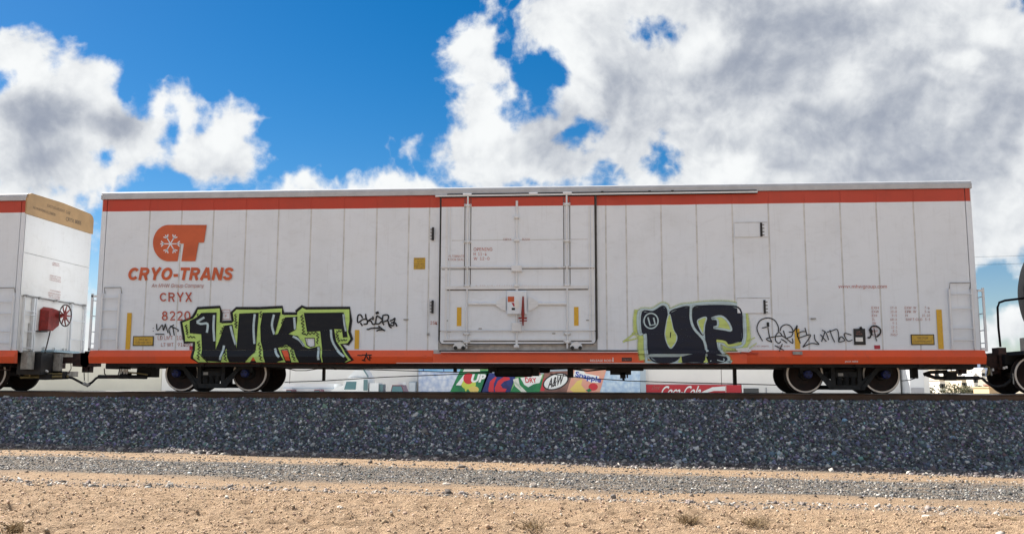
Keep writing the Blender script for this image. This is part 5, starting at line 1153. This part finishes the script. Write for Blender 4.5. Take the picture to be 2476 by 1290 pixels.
def auto(px0, px1, pyt, m, label, load=False):
    xa, xb = VP(px0, 940).x, VP(px1, 940).x; w = xb - xa; zt = VP(px0, pyt).z; zb = -1.28
    t = thing('parked_car', label, 'car', ((xa + xb) / 2, YV + 1, zb)); zm = zb + (zt - zb) * .62
    a = MB(); a.prism([(xa - w * .25, zb + .25), (xa - w * .24, zm - .06), (xa, zm), (xa + w * .12, zt), (xb - w * .2, zt), (xb, zm), (xb + w * .2, zm - .1), (xb + w * .22, zb + .25)], YV, YV + 1.7, m); a.obj('body', t)
    a = MB(); a.prism([(xa + w * .06, zm + .02), (xa + w * .16, zt - .08), (xb - w * .23, zt - .08), (xb - w * .06, zm + .02)], YV - .012, YV - .002, GL); a.obj('side_window', t)
    if load:
        a = MB(); a.box(xa + w * .45, xa + w * .85, YV + .5, YV + 1.3, zt, zt + .2, TW); a.obj('roof_box', t)
    wheels(t, (xa - w * .02, xb - w * .02), YV - .01, .33); return t
auto(944, 978, 930, MAR, 'maroon car with a white box on its roof, beside the soda can mural', True)
auto(690, 708, 941, MAR, 'dark red car in front of the low white trailer, the left one'); auto(758, 776, 941, MAR, 'dark red car in front of the low white trailer, nearer the truck cab')
ub = thing('utility_box', 'small pale blue cabinet on the warehouse wall just left of the mural', 'cabinet', (U(999), YB - .6, -1.25))
a = MB(); a.box(U(992), U(1008), YB - .6, YB - .05, -1.25, Vz(1000, 922), SIDEB); a.obj('cabinet_body', ub); a = MB(); a.box(U(993), U(1007), YB - .64, YB - .602, -1.0, Vz(1000, 924), mat('cabinet_door', (.62, .68, .72), .5)); a.obj('cabinet_door', ub)

# ---- houses, shrubs and sheds on the pale hillside at the right
HW = [mat('house_white', (.80, .77, .72), .8), mat('house_cream', (.72, .62, .48), .8), mat('house_pink', (.70, .56, .50), .8)]; RF = [mat('roof_grey', (.30, .28, .27), .8), mat('roof_tan', (.50, .40, .30), .8), mat('roof_pale', (.70, .68, .65), .7)]
hs_ = [(2248, 918, 9, 0, 0, 285, 'white house with a grey roof, leftmost in the upper row on the pale hillside'), (2266, 921, 10, 2, 1, 260, 'pale pink house between two white houses on the pale hillside'), (2286, 918, 9, 0, 2, 280, 'white flat roofed house right of the pink house on the hillside'), (2322, 919, 11, 1, 2, 270, 'cream house with a pale flat roof in the middle of the hillside'), (2354, 918, 9, 0, 1, 290, 'white house with a tan roof under the hanging pipe at the far right'), (2379, 919, 9, 0, 2, 265, 'white pale roofed house, rightmost on the hillside'),
       (2256, 933, 12, 0, 2, 195, 'wide white house low on the hillside, nearest the storage building'), (2279, 935, 13, 0, 1, 180, 'white house with a tan roof, low on the hillside behind the big shrub'), (2332, 934, 12, 1, 0, 190, 'cream house with a grey roof, low on the hillside between the shrubs'), (2360, 931, 10, 0, 2, 215, 'small white flat roofed house low on the hillside at the right')]
for i, (px, py, wpx, wm, rm_, Y, lab) in enumerate(hs_):
    p = at(px, py, Y); gz_ = float(hill_z(p.x, Y)) if Y > 150 else -1.3
    w = wpx * Y / F * 1.0; h = 2.6; p.z = gz_
    t = thing('house', lab, 'house', p, 'houses on the hillside')
    a = MB(); a.box(p.x - w / 2, p.x + w / 2, Y, Y + 7, gz_ - .6, gz_ + h, HW[wm]); a.obj('wall', t)
    a = MB(); a.prism([(p.x - w / 2 - .2, gz_ + h), (p.x + w / 2 + .2, gz_ + h), (p.x + w / 2 - .5, gz_ + h + .9), (p.x - w / 2 + .5, gz_ + h + .9)], Y - .3, Y + 7.3, RF[rm_]); a.obj('roof', t)
    for q in (-.25, .2):
        a = MB(); a.box(p.x + w * q - .35, p.x + w * q + .35, Y - .04, Y + .02, gz_ + 1.0, gz_ + 1.9, DARKW); a.obj('window', t)
LEAF = [mat('shrub_leaf', (.085, .095, .045), .8), mat('shrub_leaf_dry', (.16, .145, .075), .85)]; WOOD = mat('shrub_stem', (.12, .085, .055), .9)
def shrub(px, py, Y, h, w, k, lab):
    p = at(px, py, Y); gz_ = float(hill_z(p.x, Y)) if Y > 150 else float(ground_z(p.x, Y)); rg = np.random.default_rng(k)
    t = thing('shrub', lab, 'shrub', (p.x, Y, gz_), 'desert shrubs')
    a = MB(); n = 420; u = rg.normal(size=(n, 3)); u /= np.linalg.norm(u, axis=1, keepdims=True); u *= rg.uniform(.35, 1, (n, 1)) ** .5 * (1 + .3 * rg.normal(size=(n, 1)))
    for q in u:
        c = Vector((p.x + q[0] * w / 2, Y + q[1] * w / 2, gz_ + h * .55 + q[2] * h * .48)); d1 = Vector(rg.normal(size=3)).normalized() * h * .07; d2 = Vector(rg.normal(size=3)).normalized() * h * .07
        a.add([c - d1, c + d2, c + d1, c - d2], [(0, 1, 2, 3)], LEAF[int(rg.random() < .35)])
    a.obj('crown', t); a = MB()
    for q in range(5):
        b_ = rg.normal(size=2) * w * .25; a.tube([(p.x, Y, gz_), (p.x + b_[0], Y + b_[1], gz_ + h * .6)], [.06, .02], WOOD, 5)
    a.obj('stem', t)
for i, (px, py, Y, h, w, lab) in enumerate(((2303, 938, 90, 1.8, 3.4, 'biggest grey green shrub under the boxcar end, left of centre on the flat'), (2346, 940, 92, 1.3, 1.8, 'small round shrub between the biggest shrub and the twiggy one'), (2367, 941, 98, 1.5, 2.8, 'wide grey green shrub just left of the tan shed'), (2242, 937, 110, 1.6, 1.8, 'narrow shrub beside the right corner of the storage building'), (2336, 930, 152, 1.8, 3.0, 'low dry shrub farther off on the hillside among the houses'))): shrub(px, py, Y, h, w, 300 + i, lab)
TANM = mat('tan_stucco', (.62, .47, .28), .85); BRK = mat('brown_red_shed', (.30, .17, .13), .8); BLUP = mat('blue_tarp', (.05, .07, .42), .6)
YS = 80
def shed(name, label, px0, px1, pyt, m, d, cat='shed', Y=YS):
    p, q = at(px0, 945, Y), at(px1, pyt, Y); t = thing(name, label, cat, ((p.x + q.x) / 2, Y + 2, -1.25)); a = MB(); a.box(p.x, q.x, Y, Y + 4, -1.3, q.z, m); a.obj('wall', t)
    a = MB(); a.box(p.x - .1, q.x + .1, Y - .15, Y + 4.15, q.z, q.z + .12, d); a.obj('roof', t); return t
shed('shed', 'tan stucco shed beside the brown shed near the tank car', 2392, 2420, 937, TANM, TANM); shed('shed', 'dark brown red shed between the tan shed and the white water tank', 2420.5, 2438, 931, BRK, BRK)
t = thing('water_tank', 'white box shaped tank on a blue base beside the tank car', 'water tank', (at(2448, 940, YS).x, YS, -1.25))
p, q = at(2439, 942, YS - 1), at(2458, 931, YS - 1); a = MB(); a.box(p.x, q.x, YS - 1, YS + 1, p.z, q.z, HW[0]); a.obj('tank_body', t); a = MB(); a.box(p.x + .1, q.x - .1, YS - .9, YS + .9, -1.25, p.z, BLUP); a.obj('tank_base', t)
for pya, pyb, h_ in ((612, 606, 'upper'), (630, 626, 'lower')):
    Y = 70; a = MB(); A_, B_ = at(1900, pya + 8, Y), at(2900, pyb - 8, Y); pts = [A_ + (B_ - A_) * t_ + Vector((0, 0, -.9 * math.sin(math.pi * t_) + .45)) for t_ in np.linspace(0, 1, 16)]; a.tube(pts, .012, DARKM, 5)
    tag(a.obj('power_cable'), 'thin %s overhead power cable crossing the sky right of the boxcar' % h_, 'cable')

# ---- loose rocks and dry weeds in the foreground dirt
def on_ground(px, py):
    d = ray(px, py); t = (-1.45 - CAM.z) / d.z
    for _ in range(8):
        p = CAM + d * t; t = (float(ground_z(p.x, p.y)) - CAM.z) / d.z
    return CAM + d * t
def rock(px, py, w, h, m, lab, seed):
    p = on_ground(px, py); rg = np.random.default_rng(seed); bm = bmesh.new(); bmesh.ops.create_icosphere(bm, subdivisions=2, radius=1)
    ax = [Vector(rg.normal(size=3)).normalized() for _ in range(7)]; cut = rg.uniform(.55, .85, 7)
    for v in bm.verts:
        for a_, c_ in zip(ax, cut):
            q = v.co.dot(a_)
            if q > c_: v.co -= a_ * (q - c_)
        v.co = Vector((v.co.x * w / 2, v.co.y * w / 2.4, v.co.z * h * .62)) + Vector((0, 0, h * .22))
    me = bpy.data.meshes.new('rock'); bm.to_mesh(me); bm.free(); me.materials.append(m); o = bpy.data.objects.new('rock', me); COL.objects.link(o); o.location = p
    tag(o, lab, 'rock', 'loose rocks in the dirt')
RKP = mat('pale_rock', (.58, .50, .42), .85, 0, .25, 25, bump=.4, bscale=60); RKG = mat('grey_rock', (.22, .20, .185), .85, 0, .3, 25, bump=.4, bscale=60)
rock(1078, 1174, .17, .07, RKP, 'flat pale rock on the dirt, left of the middle of the gravel edge', 1); rock(1290, 1176, .13, .085, RKP, 'pinkish pale round rock at the gravel edge under the mural', 2); rock(1483, 1204, .10, .075, RKG, 'small dark grey block of rock alone on the tan dirt', 3); rock(2244, 1252, .17, .065, RKP, 'low whitish rock lying on the dirt at the right', 4); rock(2278, 1246, .08, .06, RKP, 'small pale pebble right behind the low whitish rock', 5); rock(1870 + 60, 1123, .15, .08, RKG, 'grey rock at the foot of the ballast near the right wheels', 6)
WEED = [mat('dry_weed_stalk', (.34, .25, .14), .9), mat('dry_weed_dark', (.16, .11, .06), .9)]
def weed(px, py, w, h, lab, seed):
    p = on_ground(px, py); rg = np.random.default_rng(seed); t = thing('dry_weed', lab, 'weed', p, 'dry weeds in the dirt')
    for nm, n, mm in (('stalk', 60, WEED[0]), ('twig', 50, WEED[1])):
        a = MB()
        for i in range(n):
            b_ = rg.normal(size=2) * w * .22; e_ = b_ + rg.normal(size=2) * w * .35; hh = h * rg.uniform(.3, 1)
            q0 = Vector((p.x + b_[0], p.y + b_[1], p.z - .01)); q1 = Vector((p.x + e_[0], p.y + e_[1], p.z + hh)); mid = (q0 + q1) / 2 + Vector((0, 0, hh * .25))
            a.tube([q0, mid, q1], [.003, .0024, .001], mm, 3, False)
        a.obj(nm, t)
weed(1285, 1284, .30, .13, 'brown dry weed at the bottom edge, below the middle of the mural', 1); weed(1665, 1262, .26, .11, 'dry brown weed on the dirt below the right graffiti piece', 2); weed(1815, 1270, .30, .12, 'dry weed nearest the bottom edge, below the handwriting on the car', 3); weed(35, 1284, .16, .10, 'dark dry weed in the bottom left corner', 4); weed(2440, 1262, .2, .08, 'sparse dry weed in the bottom right corner', 5)
